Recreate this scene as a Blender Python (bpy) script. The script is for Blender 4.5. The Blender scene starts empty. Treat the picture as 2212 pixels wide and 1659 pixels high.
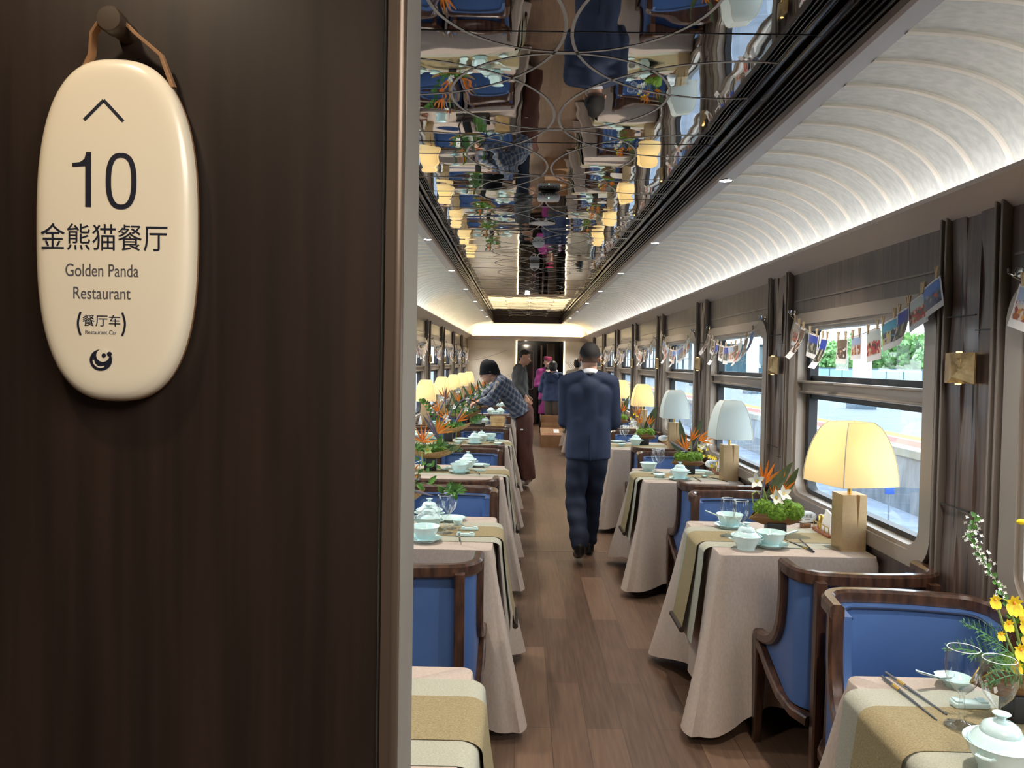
import bpy, bmesh, math, random
from mathutils import Matrix, Vector, Euler
random.seed(7)
PI = math.pi
S = bpy.context.scene
COL = S.collection
# ------------------------------------------------------------------ camera
cam = bpy.data.objects.new('camera', bpy.data.cameras.new('camera'))
COL.objects.link(cam)
_M = Matrix(((0.9997745816, 0.0120348315, 0.0174913906),
             (-0.0178398732, 0.0294853373, 0.9994060005),
             (0.0115119433, -0.9994927602, 0.0296933906)))
cam.matrix_world = Matrix.Translation((0, 0, 1.55)) @ _M.transposed().to_4x4()
cam.data.sensor_fit = 'HORIZONTAL'
cam.data.sensor_width = 36.0
cam.data.lens = 36.0 * 1661 / 2212
cam.data.clip_start = 0.05
cam.data.clip_end = 600
S.camera = cam
# ------------------------------------------------------------------ view, world, large lights
S.view_settings.view_transform = 'Standard'
S.view_settings.look = 'None'
S.view_settings.gamma = 1
S.view_settings.exposure = 0.85
S.view_settings.use_curve_mapping = False
S.cycles.max_bounces = 9
S.cycles.diffuse_bounces = 5
S.cycles.glossy_bounces = 4
S.cycles.transmission_bounces = 5
S.cycles.transparent_max_bounces = 24
S.cycles.caustics_reflective = False
S.cycles.caustics_refractive = False
S.cycles.sample_clamp_indirect = 5.0

W = bpy.data.worlds.new('overcast_sky'); S.world = W; W.use_nodes = True
_n = W.node_tree.nodes; _l = W.node_tree.links
_bg = _n['Background']; _bg.inputs['Strength'].default_value = 3.5
_tc = _n.new('ShaderNodeTexCoord'); _sp = _n.new('ShaderNodeSeparateXYZ')
_rp = _n.new('ShaderNodeValToRGB')
_rp.color_ramp.elements[0].position = 0.0; _rp.color_ramp.elements[0].color = (0.95, 0.98, 1.0, 1)
_rp.color_ramp.elements[1].position = 0.6; _rp.color_ramp.elements[1].color = (0.72, 0.86, 1.0, 1)
_l.new(_tc.outputs['Generated'], _sp.inputs[0]); _l.new(_sp.outputs['Z'], _rp.inputs[0])
_l.new(_rp.outputs[0], _bg.inputs['Color'])

P = 1.93                 # bay pitch
YP = lambda k: 2.62 + P * k      # centre of wall pillar k
YT = lambda j: 1.63 + P * j      # centre of table / window j
XR, XL, XC = 1.53, -1.27, 0.13
YEND = 18.0
HCAM = 1.55

def add_light(name, typ, loc, energy, color, rot=(0, 0, 0), **kw):
    d = bpy.data.lights.new(name, typ); d.energy = energy; d.color = color
    for k, v in kw.items(): setattr(d, k, v)
    o = bpy.data.objects.new(name, d); o.location = loc; o.rotation_euler = rot
    COL.objects.link(o); return o

def cove(name, x, y0, y1, en, colr, tilt):
    # LED tape lying in the cove behind the cornice rail, shining up on the vault
    return add_light(name, 'AREA', (x, (y0 + y1) / 2, 2.128), en, colr, (PI, tilt, 0),
                     shape='RECTANGLE', size=0.03, size_y=(y1 - y0))
COOL = (0.97, 0.98, 1.0); WARM = (1.0, 0.72, 0.42)
cove('cove_led_right', 1.472, 0.9, 16.2, 15, (1.0, 0.94, 0.97), 0.0)
cove('cove_led_right_end', 1.472, 16.2, 17.8, 5, WARM, 0.0)
cove('cove_led_left', -1.212, 0.9, 9.9, 11, (0.98, 0.98, 1.0), 0.0)
cove('cove_led_left_end', -1.212, 9.9, 17.8, 14, (1.0, 0.80, 0.6), 0.0)
add_light('cove_led_rear', 'AREA', (XC, 17.95, 2.128), 8, WARM, (PI, 0, 0), shape='RECTANGLE', size=2.6, size_y=0.03)
# corridor downlight above the name plate
add_light('corridor_downlight', 'SPOT', (-0.52, 0.40, 2.27), 7.0, (1.0, 0.80, 0.56), (0.12, 0.04, 0),
          spot_size=math.radians(125), spot_blend=0.7, shadow_soft_size=0.03)
add_light('corridor_fill_light', 'AREA', (0.75, -0.35, 2.29), 34, (1.0, 0.95, 0.88), (0, 0, 0), shape='RECTANGLE', size=1.0, size_y=1.2)  # unseen soft fill added behind the camera to brighten chairs and foreground
YW = lambda j: 1.655 + P * j     # centre of window j
# ------------------------------------------------------------------ mesh helpers
class MB:
    def __init__(self): self.v = []; self.f = []; self.mi = []; self.cur = 0
    def add(self, vs, fs):
        b = len(self.v); self.v += [tuple(p) for p in vs]
        for f in fs: self.f.append(tuple(i + b for i in f)); self.mi.append(self.cur)
    def box(self, x0, x1, y0, y1, z0, z1):
        self.add([(x0, y0, z0), (x1, y0, z0), (x1, y1, z0), (x0, y1, z0), (x0, y0, z1), (x1, y0, z1), (x1, y1, z1), (x0, y1, z1)],
                 [(0, 3, 2, 1), (4, 5, 6, 7), (0, 1, 5, 4), (1, 2, 6, 5), (2, 3, 7, 6), (3, 0, 4, 7)])
    def rbox(self, c, s, r=0.005, rot=None, seg=2):
        bm = bmesh.new(); bmesh.ops.create_cube(bm, size=1)
        bmesh.ops.scale(bm, vec=s, verts=bm.verts)
        bmesh.ops.bevel(bm, geom=list(bm.edges), offset=min(r, min(s) * .45), segments=seg, affect='EDGES', profile=.5)
        m = Matrix.Translation(c) @ (rot.to_matrix().to_4x4() if rot else Matrix.Identity(4))
        self.bm(bm, m)
    def bm(self, bm, m=None):
        bm.verts.index_update()
        self.add([(m @ v.co) if m else v.co.copy() for v in bm.verts], [[v.index for v in f.verts] for f in bm.faces]); bm.free()
    def lathe(self, prof, n=24, c=(0, 0, 0), m=None):
        vs = []; fs = []
        for r, z in prof:
            for i in range(n):
                a = 2 * PI * i / n; p = Vector((r * math.cos(a), r * math.sin(a), z))
                if m: p = m @ p
                vs.append((p.x + c[0], p.y + c[1], p.z + c[2]))
        for k in range(len(prof) - 1):
            for i in range(n):
                j = (i + 1) % n; fs.append((k * n + i, k * n + j, (k + 1) * n + j, (k + 1) * n + i))
        self.add(vs, fs)
    def tube(self, pts, r, n=8, cap=True):
        pts = [Vector(p) for p in pts]; N = len(pts); vs = []; fs = []
        rs = r if isinstance(r, (list, tuple)) else [r] * N
        ref = None
        for i, p in enumerate(pts):
            t = (pts[min(i + 1, N - 1)] - pts[max(i - 1, 0)])
            if t.length < 1e-9: t = Vector((0, 0, 1))
            t.normalize()
            if ref is None:
                ref = Vector((0, 0, 1)) if abs(t.z) < .9 else Vector((1, 0, 0))
                ref = (ref - t * ref.dot(t)).normalized()
            else:
                ref = (ref - t * ref.dot(t))
                ref = ref.normalized() if ref.length > 1e-6 else t.orthogonal().normalized()
            b = t.cross(ref)
            for k in range(n):
                a = 2 * PI * k / n; vs.append(p + (ref * math.cos(a) + b * math.sin(a)) * rs[i])
        for i in range(N - 1):
            for k in range(n):
                j = (k + 1) % n; fs.append((i * n + k, i * n + j, (i + 1) * n + j, (i + 1) * n + k))
        if cap: fs.append(tuple(range(n))[::-1]); fs.append(tuple((N - 1) * n + k for k in range(n)))
        self.add(vs, fs)
    def sweep(self, pts, w, h, up=(0, 0, 1), bev=0.15, closed=False):
        # rectangular section with chamfered corners along a path
        pts = [Vector(p) for p in pts]; N = len(pts); up = Vector(up); vs = []; fs = []
        ws = w if isinstance(w, (list, tuple)) else [w] * N
        hs = h if isinstance(h, (list, tuple)) else [h] * N
        for i, p in enumerate(pts):
            a, b = (pts[(i + 1) % N], pts[i - 1]) if closed else (pts[min(i + 1, N - 1)], pts[max(i - 1, 0)])
            t = (a - b).normalized(); s = t.cross(up).normalized(); u = s.cross(t).normalized()
            x, y = ws[i] / 2, hs[i] / 2; c = min(ws[i], hs[i]) * bev
            for (q, r) in ((-x + c, -y), (x - c, -y), (x, -y + c), (x, y - c), (x - c, y), (-x + c, y), (-x, y - c), (-x, -y + c)):
                vs.append(p + s * q + u * r)
        n = 8
        for i in range(N if closed else N - 1):
            i2 = (i + 1) % N
            for k in range(n):
                j = (k + 1) % n; fs.append((i * n + k, i * n + j, i2 * n + j, i2 * n + k))
        if not closed: fs.append(tuple(range(n))[::-1]); fs.append(tuple((N - 1) * n + k for k in range(n)))
        self.add(vs, fs)
    def grid(self, fn, nu, nv, cu=False):
        vs = [fn(i / (nu if cu else nu), j / nv) for j in range(nv + 1) for i in range(nu if cu else nu + 1)]
        n = nu if cu else nu + 1; fs = []
        for j in range(nv):
            for i in range(nu):
                k = (i + 1) % n; fs.append((j * n + i, j * n + k, (j + 1) * n + k, (j + 1) * n + i))
        self.add(vs, fs)
    def ell(self, c, r, nu=16, nv=10, rot=None):
        vs = []; fs = []; R = rot.to_matrix() if rot else None
        for j in range(nv + 1):
            t = PI * j / nv
            for i in range(nu):
                a = 2 * PI * i / nu
                p = Vector((r[0] * math.sin(t) * math.cos(a), r[1] * math.sin(t) * math.sin(a), -r[2] * math.cos(t)))
                if R: p = R @ p
                vs.append(p + Vector(c))
        for j in range(nv):
            for i in range(nu):
                k = (i + 1) % nu; fs.append((j * nu + i, j * nu + k, (j + 1) * nu + k, (j + 1) * nu + i))
        self.add(vs, fs)
    def prism(self, outline, z0, z1, m=None):
        n = len(outline)
        vs = [Vector((x, y, z)) for z in (z0, z1) for x, y in outline]
        if m: vs = [m @ p for p in vs]
        self.add(vs, [tuple(range(n))[::-1], tuple(range(n, 2 * n))] + [(i, (i + 1) % n, n + (i + 1) % n, n + i) for i in range(n)])
    def extrude_y(self, prof, y0, y1, closed=True):
        n = len(prof); vs = [(x, y, z) for y in (y0, y1) for x, z in prof]
        fs = [(i, (i + 1) % n, n + (i + 1) % n, n + i) for i in range(n if closed else n - 1)]
        if closed: fs += [tuple(range(n))[::-1], tuple(range(n, 2 * n))]
        self.add(vs, fs)
    def ring(self, o, i, x0, x1, n=8):
        # o, i = (half_y, z0, z1, radius): slab between two rounded rectangles, thickness along x
        A, B = rrect(*o, n=n), rrect(*i, n=n); N = len(A)
        vs = [(x0, *p) for p in A] + [(x0, *p) for p in B] + [(x1, *p) for p in A] + [(x1, *p) for p in B]; fs = []
        for k in range(N):
            j = (k + 1) % N
            fs += [(k, j, N + j, N + k), (2 * N + j, 2 * N + k, 3 * N + k, 3 * N + j), (j, k, 2 * N + k, 2 * N + j), (N + k, N + j, 3 * N + j, 3 * N + k)]
        self.add(vs, fs)
    def mesh(self, name, mats, smooth=None):
        me = bpy.data.meshes.new(name); me.from_pydata(self.v, [], self.f)
        bm = bmesh.new(); bm.from_mesh(me)
        if len(set(self.mi)) < 2: bmesh.ops.remove_doubles(bm, verts=bm.verts, dist=1e-5)
        bmesh.ops.recalc_face_normals(bm, faces=bm.faces); bm.to_mesh(me); bm.free()
        for m in (mats if isinstance(mats, (list, tuple)) else [mats]): me.materials.append(m)
        if any(self.mi) and len(me.polygons) == len(self.mi): me.polygons.foreach_set('material_index', self.mi)
        if smooth is not None:
            me.polygons.foreach_set('use_smooth', [True] * len(me.polygons))
            me.set_sharp_from_angle(angle=math.radians(smooth))
        me.update(); return me
    def build(self, name, mats, parent=None, smooth=35, loc=None, rotz=0):
        o = bpy.data.objects.new(name, self.mesh(name, mats, smooth)); COL.objects.link(o)
        if parent: o.parent = parent
        if loc: o.location = loc
        if rotz: o.rotation_euler = (0, 0, rotz)
        return o
def rrect(hy, z0, z1, r, n=8):
    pts = []
    for cy, cz, a0 in ((hy - r, z1 - r, 0), (-hy + r, z1 - r, PI / 2), (-hy + r, z0 + r, PI), (hy - r, z0 + r, 1.5 * PI)):
        for k in range(n + 1):
            a = a0 + PI / 2 * k / n; pts.append((cy + r * math.cos(a), cz + r * math.sin(a)))
    return pts
def tag(o, label=None, cat=None, group=None, kind=None):
    if label: o['label'] = label
    if cat: o['category'] = cat
    if group: o['group'] = group
    if kind: o['kind'] = kind
    return o
def thing(name, label, cat, loc=(0, 0, 0), rotz=0, group=None):
    o = bpy.data.objects.new(name, None); COL.objects.link(o); o.empty_display_size = .05
    o.location = loc; o.rotation_euler = (0, 0, rotz)
    return tag(o, label, cat, group)
KIDS = {}
def dup(root, loc, rotz=0, label=None, group=None):
    r = root.copy(); COL.objects.link(r); r.location = loc; r.rotation_euler = (0, 0, rotz)
    if label: r['label'] = label
    if group: r['group'] = group
    def rec(a, b):
        for ch in KIDS.setdefault(a.name, [c for c in bpy.data.objects if c.parent == a]):
            c = ch.copy(); COL.objects.link(c); c.parent = b; rec(ch, c)
    rec(root, r); return r
class Proto:
    # first use moves the original, later uses copy it with its parts
    def __init__(self, root): self.r = root; self.used = False
    def put(self, loc, rotz=0, label=None, group=None):
        if not self.used:
            self.used = True; o = self.r; o.location = loc; o.rotation_euler = (0, 0, rotz)
            if label: o['label'] = label
            if group: o['group'] = group
            KIDS.setdefault(o.name, [c for c in bpy.data.objects if c.parent == o])
            for c in KIDS[o.name]: KIDS.setdefault(c.name, [d for d in bpy.data.objects if d.parent == c])
            return o
        return dup(self.r, loc, rotz, label, group)
def struct(name, mb, m, parent=None, smooth=35, label=None):
    o = mb.build(name, m, parent, smooth); o['kind'] = 'structure'
    if label: o['label'] = label
    return o

# ------------------------------------------------------------------ materials
def srgb(r, g, b):
    return tuple(((c / 255) / 12.92 if c / 255 <= .04045 else ((c / 255 + .055) / 1.055) ** 2.4) for c in (r, g, b)) + (1,)
def newmat(name):
    m = bpy.data.materials.new(name); m.use_nodes = True
    return m, m.node_tree.nodes, m.node_tree.links, m.node_tree.nodes['Principled BSDF']
def mat(name, c, rough=.5, metal=0, spec=.5, coat=0, trans=0, emis=None, es=0, sub=0):
    m, n, l, b = newmat(name)
    b.inputs['Base Color'].default_value = c; b.inputs['Roughness'].default_value = rough; b.inputs['Metallic'].default_value = metal
    b.inputs['Specular IOR Level'].default_value = spec; b.inputs['Coat Weight'].default_value = coat; b.inputs['Coat Roughness'].default_value = .08
    if emis: b.inputs['Emission Color'].default_value = emis; b.inputs['Emission Strength'].default_value = es
    if sub: b.inputs['Subsurface Weight'].default_value = sub; b.inputs['Subsurface Radius'].default_value = (.02, .012, .008)
    return m
def nmat(name, c1, c2, scale=(1, 1, 1), ns=5, rough=.5, metal=0, bump=0, detail=4, coat=0, spec=.5, coord='Object', lo=.35, hi=.65, bscale=None, bdist=.01):
    # two-tone noise material, stretched with scale
    m, n, l, b = newmat(name)
    tc = n.new('ShaderNodeTexCoord'); mp = n.new('ShaderNodeMapping'); mp.inputs['Scale'].default_value = scale
    t = n.new('ShaderNodeTexNoise'); t.inputs['Scale'].default_value = ns; t.inputs['Detail'].default_value = detail
    r = n.new('ShaderNodeValToRGB'); e = r.color_ramp.elements
    e[0].position = lo; e[0].color = c1; e[1].position = hi; e[1].color = c2
    l.new(tc.outputs[coord], mp.inputs[0]); l.new(mp.outputs[0], t.inputs[0]); l.new(t.outputs[0], r.inputs[0]); l.new(r.outputs[0], b.inputs['Base Color'])
    b.inputs['Roughness'].default_value = rough; b.inputs['Metallic'].default_value = metal; b.inputs['Coat Weight'].default_value = coat
    b.inputs['Specular IOR Level'].default_value = spec; b.inputs['Coat Roughness'].default_value = .1
    if bump:
        bp = n.new('ShaderNodeBump'); bp.inputs['Strength'].default_value = bump; bp.inputs['Distance'].default_value = bdist
        src = t
        if bscale:
            src = n.new('ShaderNodeTexNoise'); src.inputs['Scale'].default_value = bscale; src.inputs['Detail'].default_value = 3
            l.new(mp.outputs[0], src.inputs[0])
        l.new(src.outputs[0], bp.inputs['Height']); l.new(bp.outputs[0], b.inputs['Normal'])
    return m
def glassmat(name, tint=(1, 1, 1, 1), ior=1.45, boost=1.0):
    m, n, l, b = newmat(name); n.remove(b)
    tr = n.new('ShaderNodeBsdfTransparent'); tr.inputs[0].default_value = tint
    g = n.new('ShaderNodeBsdfGlossy'); g.inputs['Roughness'].default_value = .01
    f = n.new('ShaderNodeLayerWeight'); f.inputs['Blend'].default_value = .5
    pw = n.new('ShaderNodeMath'); pw.operation = 'POWER'; pw.inputs[1].default_value = 4.0 if ior < 1.48 else 2.0
    mu = n.new('ShaderNodeMath'); mu.operation = 'MULTIPLY_ADD'; mu.inputs[1].default_value = .62 * boost; mu.inputs[2].default_value = .04; mu.use_clamp = True
    mx = n.new('ShaderNodeMixShader'); l.new(f.outputs['Facing'], pw.inputs[0]); l.new(pw.outputs[0], mu.inputs[0]); l.new(mu.outputs[0], mx.inputs[0])
    l.new(tr.outputs[0], mx.inputs[1]); l.new(g.outputs[0], mx.inputs[2]); l.new(mx.outputs[0], n['Material Output'].inputs[0])
    return m
M = {}
M['dark_panel'] = nmat('dark_panel_wood', srgb(31, 22, 17), srgb(46, 34, 27), (11, 11, .5), 3, rough=.42, detail=6, coat=.08)
M['trim_bronze'] = mat('bronze_trim', srgb(104, 88, 75), .38, .6)
M['trim_grey'] = nmat('grey_trim_metal', srgb(140, 135, 126), srgb(150, 145, 136), (1, 1, 1), 4, rough=.45, metal=.2)
M['wall_wood'] = nmat('wall_wood', srgb(84, 70, 61), srgb(108, 91, 80), (16, 16, .45), 3, rough=.42, detail=6, coat=.12)
M['strip_wood'] = nmat('strip_wood', srgb(78, 64, 57), srgb(112, 92, 82), (14, 30, .6), 2.5, rough=.36, detail=6, coat=.2)
M['frame_metal'] = mat('window_frame_metal', srgb(158, 145, 132), .38, .45)
M['pillar_metal'] = mat('pillar_trim_metal', srgb(128, 116, 106), .38, .5)
M['black'] = mat('black_rubber', srgb(34, 34, 36), .5)
M['rail'] = mat('cornice_rail', srgb(196, 180, 168), .42, .1)
M['glass'] = glassmat('window_glass', (.95, .98, .99, 1), 1.45, 0.6)
M['wineglass'] = glassmat('wine_glass', (.97, .985, .985, 1), 1.5, 1.35)
M['plaster'] = nmat('pearl_plaster', srgb(206, 212, 204), srgb(225, 230, 221), (1, 2, 1), 26, rough=.38, detail=5, bump=.25, bdist=.004, spec=.6)
M['rib'] = mat('cream_rib', srgb(252, 249, 234), .5)
M['strip_paint'] = mat('light_strip_paint', srgb(176, 178, 178), .4, .2)
M['dark_gloss'] = mat('dark_gloss_louvre', srgb(52, 44, 40), .16, .35, coat=.4)
M['led'] = mat('led_disc', srgb(255, 250, 240), .5, emis=(1, .95, .86, 1), es=14)
M['led_warm'] = mat('warm_led_strip', srgb(255, 235, 190), .5, emis=(1, .78, .42, 1), es=3.5)
M['cream_wall'] = nmat('cream_stone', srgb(206, 192, 172), srgb(220, 208, 190), (1, 1, 2), 2, rough=.35)
M['ink'] = mat('brown_ink_line', srgb(120, 100, 84), .5)
M['walnut'] = nmat('walnut', srgb(46, 29, 21), srgb(84, 55, 40), (9, 9, 2.2), 5, rough=.3, detail=6, coat=.35)
M['leather'] = nmat('blue_leather', srgb(62, 90, 138), srgb(72, 100, 148), (1, 1, 1), 3, rough=.4, bump=.12, bscale=260, bdist=.002, spec=.45)
M['seam'] = mat('dark_seam', srgb(22, 32, 56), .5)
M['linen'] = nmat('beige_linen', srgb(173, 157, 145), srgb(181, 165, 152), (1, 1, .35), 150, rough=.85, detail=2, spec=.2, bump=.08, bdist=.002)
M['runner_olive'] = nmat('olive_weave', srgb(124, 110, 80), srgb(156, 141, 106), (240, 700, 240), 1, rough=.75, detail=2, spec=.25, bump=.2, bdist=.002)
M['runner_pale'] = nmat('pale_weave', srgb(152, 150, 132), srgb(174, 171, 155), (240, 700, 240), 1, rough=.7, detail=2, spec=.25)
M['celadon'] = mat('celadon_porcelain', srgb(208, 232, 230), .12, coat=.5, spec=.6)
M['gold'] = nmat('brushed_gold', srgb(186, 156, 116), srgb(192, 162, 122), (1, 1, 1), 60, rough=.42, metal=.5)
M['brass'] = nmat('hammered_brass', srgb(158, 128, 84), srgb(190, 160, 110), (1, 1, 1), 14, rough=.4, metal=.6, bump=.5, bscale=22, bdist=.02)
M['bright_gold'] = mat('bright_gold', srgb(222, 186, 96), .25, .9)
M['chrome'] = mat('chrome', srgb(205, 205, 205), .15, 1)
M['stick'] = mat('black_lacquer', srgb(42, 44, 50), .3)
M['block'] = mat('black_block', srgb(38, 38, 40), .5)
M['boat'] = nmat('corrugated_boat_wood', srgb(112, 78, 52), srgb(146, 106, 70), (1, 1, 60), 3, rough=.5, bump=.3)
M['boat_tan'] = nmat('tan_weave', srgb(150, 112, 68), srgb(188, 148, 98), (40, 40, 90), 2, rough=.6, bump=.3, bdist=.003)
M['moss'] = nmat('green_moss', srgb(70, 104, 24), srgb(120, 156, 44), (1, 1, 1), 120, rough=.8)
M['leaf'] = nmat('leaf_green', srgb(52, 96, 34), srgb(96, 146, 58), (1, 1, 1), 30, rough=.45)
M['leaf_dark'] = nmat('strelitzia_leaf', srgb(74, 94, 66), srgb(112, 128, 90), (1, 1, 1), 12, rough=.4)
M['stem'] = mat('pale_stem', srgb(150, 172, 92), .5)
M['fern'] = mat('fern_green', srgb(74, 122, 70), .6)
M['orange'] = nmat('orange_petal', srgb(244, 132, 26), srgb(252, 168, 62), (1, 1, 1), 20, rough=.45)
M['purple'] = mat('purple_spathe', srgb(120, 112, 128), .45)
M['yellow'] = mat('yellow_petal', srgb(240, 204, 20), .5)
M['white_petal'] = mat('white_petal', srgb(236, 236, 224), .5)
M['white'] = mat('white_plastic', srgb(226, 226, 222), .35)
M['paper'] = mat('white_paper', srgb(228, 226, 224), .6)
M['steamer'] = nmat('bamboo', srgb(206, 166, 108), srgb(226, 190, 134), (3, 3, 40), 3, rough=.5)
M['pin'] = mat('pin_wood', srgb(206, 180, 142), .6)
M['string'] = mat('jute_string', srgb(180, 160, 130), .8)
M['card'] = nmat('cardboard', srgb(142, 106, 74), srgb(160, 122, 88), (1, 1, 1), 6, rough=.75)
M['red_ink'] = mat('red_print', srgb(150, 70, 52), .7)
M['dark_wood'] = mat('dark_rod_wood', srgb(44, 34, 28), .35)
M['sign_face'] = mat('ivory_plaque', srgb(226, 214, 190), .28, coat=.2)
M['sign_side'] = mat('plaque_edge_wood', srgb(150, 112, 78), .5)
M['navy_text'] = mat('navy_lettering', srgb(24, 26, 40), .5)
M['grey_text'] = mat('grey_lettering', srgb(84, 80, 84), .5)
M['sky_ink'] = M['navy_text']
# ================================================================== SETTING
# ---- floor: wide vinyl planks running down the car
def plank_mat():
    m, n, l, b = newmat('floor_planks')
    tc = n.new('ShaderNodeTexCoord'); mp = n.new('ShaderNodeMapping'); mp.inputs['Rotation'].default_value = (0, 0, PI / 2)
    br = n.new('ShaderNodeTexBrick'); br.inputs['Scale'].default_value = 1
    br.inputs['Brick Width'].default_value = .92; br.inputs['Row Height'].default_value = .152; br.inputs['Mortar Size'].default_value = .0012
    br.inputs['Color1'].default_value = (0, 0, 0, 1); br.inputs['Color2'].default_value = (1, 1, 1, 1); br.inputs['Mortar'].default_value = (.3, .3, .3, 1)
    l.new(tc.outputs['Object'], mp.inputs[0]); l.new(mp.outputs[0], br.inputs[0])
    m2 = n.new('ShaderNodeMapping'); m2.inputs['Scale'].default_value = (28, 1.6, 1); l.new(tc.outputs['Object'], m2.inputs[0])
    ns = n.new('ShaderNodeTexNoise'); ns.inputs['Scale'].default_value = 2.2; ns.inputs['Detail'].default_value = 7; l.new(m2.outputs[0], ns.inputs[0])
    ad = n.new('ShaderNodeMix'); ad.inputs[0].default_value = .35; ad.data_type = 'FLOAT'
    l.new(ns.outputs[0], ad.inputs[2]); l.new(br.outputs['Color'], ad.inputs[3])
    r = n.new('ShaderNodeValToRGB'); e = r.color_ramp.elements
    e[0].position = .22; e[0].color = srgb(70, 52, 41); e[1].position = .72; e[1].color = srgb(116, 91, 73)
    l.new(ad.outputs[0], r.inputs[0])
    mx = n.new('ShaderNodeMix'); mx.data_type = 'RGBA'; mx.inputs[7].default_value = srgb(50, 36, 28)
    l.new(br.outputs['Fac'], mx.inputs[0]); l.new(r.outputs[0], mx.inputs[6]); l.new(mx.outputs[2], b.inputs['Base Color'])
    b.inputs['Roughness'].default_value = .36; b.inputs['Specular IOR Level'].default_value = .55
    bp = n.new('ShaderNodeBump'); bp.inputs['Strength'].default_value = .12; bp.inputs['Distance'].default_value = .002
    l.new(ns.outputs[0], bp.inputs['Height']); l.new(bp.outputs[0], b.inputs['Normal'])
    return m
mb = MB(); mb.box(XL - .1, XR + .1, -1.6, 19.9, -.06, 0); struct('floor', mb, plank_mat(), smooth=None)
mb = MB(); mb.box(XL + .02, XR - .02, 6.26, 6.272, 0, .0015); mb.box(XL + .02, XR - .02, 12.89, 12.91, 0, .0015)
struct('trim_1', mb, mat('floor_seam', srgb(150, 128, 108), .4, .3), smooth=None)

# ---- side walls: one panelled slab per bay with a rounded opening, joined as one wall
def side_wall(name, x0, x1):
    mb = MB()
    for j in range(0, 9):
        bay = MB(); bay.ring((P / 2, 0, 2.2, .0005), (.70, .83, 1.79, .12), x0, x1)
        y = YW(j)
        mb.add([(a, b + y, c) for a, b, c in bay.v], bay.f)
    yend = YW(8) + P / 2
    mb.box(x0, x1, yend, 19.9, 0, 2.2)
    mb.box(x0, x1, -1.6, YW(0) - P / 2, 0, 2.2)
    return struct(name, mb, M['wall_wood'], smooth=30)
side_wall('wall_right', XR, XR + .10)
side_wall('wall_left', XL - .10, XL)
# thin ledge line above every window
for side, x0, x1 in (('right', XR - .006, XR), ('left', XL, XL + .006)):
    mb = MB()
    for j in range(9):
        mb.box(x0, x1, YW(j) - .76, YW(j) + .76, 1.905, 1.913)
        mb.box(x0, x1, YW(j) - .76, YW(j) + .76, 0.10, 0.108)
    struct('trim_2' if side == 'right' else 'trim_3', mb, M['pillar_metal'], smooth=None)

# ---- woven wood pillar panels between metal trims
def pillar_proto():
    t = bpy.data.objects.new('trim_4', None); COL.objects.link(t); t['kind'] = 'structure'
    mb = MB(); w = .086; lam = .66; z0, z1 = .0, 2.09
    for c in range(3):
        ph = PI * c; ya = -.129 + w * c
        def fn(u, v, front=True):
            z = z0 + (z1 - z0) * v
            d = .0042 * math.sin(2 * PI * z / lam + ph)
            bow = .008 * math.sin(2 * PI * z / lam + ph)
            yy = ya + w * u + (bow if u > .5 else bow) * (1 if c != 1 else -1) * .5
            return (-(.012 + d + .0007 * math.sin(PI * u)), yy, z)
        mb.grid(fn, 4, 96)
        for ue in (0, 1):
            mb.grid(lambda u, v: (fn(ue, v)[0] * (1 - u), fn(ue, v)[1], fn(ue, v)[2]), 1, 96)
    o = mb.build('woven_panel', M['strip_wood'], t, 50); o['kind'] = 'structure'
    mb = MB()
    for c in (0, 1):
        y0 = -.129 + w * (c + 1)
        for i in range(4):
            zc = lam * (.25 + .5 * c + i) - .02
            if zc > 2.0: continue
            N = 12; vs = []
            for q in range(N + 1):
                zz = zc - .15 + .30 * q / N; ww = .0055 * math.sin(PI * q / N); vs += [(-.0235, y0 - ww, zz), (-.0235, y0 + ww, zz)]
            mb.add(vs, [(2 * q, 2 * q + 1, 2 * q + 3, 2 * q + 2) for q in range(N)])
    o = mb.build('weave_shadow', mat('weave_shadow', srgb(40, 30, 26), .6), t, None); o['kind'] = 'structure'  # flat dark lens shapes paint the shade where strips cross
    mb = MB()
    for z in (.36, 1.02, 1.68):
        mb.box(-.0265, -.02, -.128, -.045, z - .002, z + .002); mb.box(-.0265, -.02, -.043, .128, z + .05, z + .0535)
    o = mb.build('panel_joint', M['black'], t, None); o['kind'] = 'structure'
    mb = MB()
    for s in (-1, 1):
        for q in (.142, .176): mb.rbox((-.016, s * q, 1.045), (.032, .013, 2.09), .004)
    o = mb.build('edge_trim', M['pillar_metal'], t, 40); o['kind'] = 'structure'
    mb = MB()
    for s in (-1, 1): mb.box(-.008, 0, s * .159 - .014, s * .159 + .014, 0, 2.09)
    o = mb.build('shadow_gap', M['black'], t, None); o['kind'] = 'structure'
    return Proto(t)
pp = pillar_proto()
for k in range(-1, 8):
    o = pp.put((XR, YP(k), 0)); o['kind'] = 'structure'
for k in range(-1, 8):
    o = pp.put((XL, YP(k), 0), PI); o['kind'] = 'structure'

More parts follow.
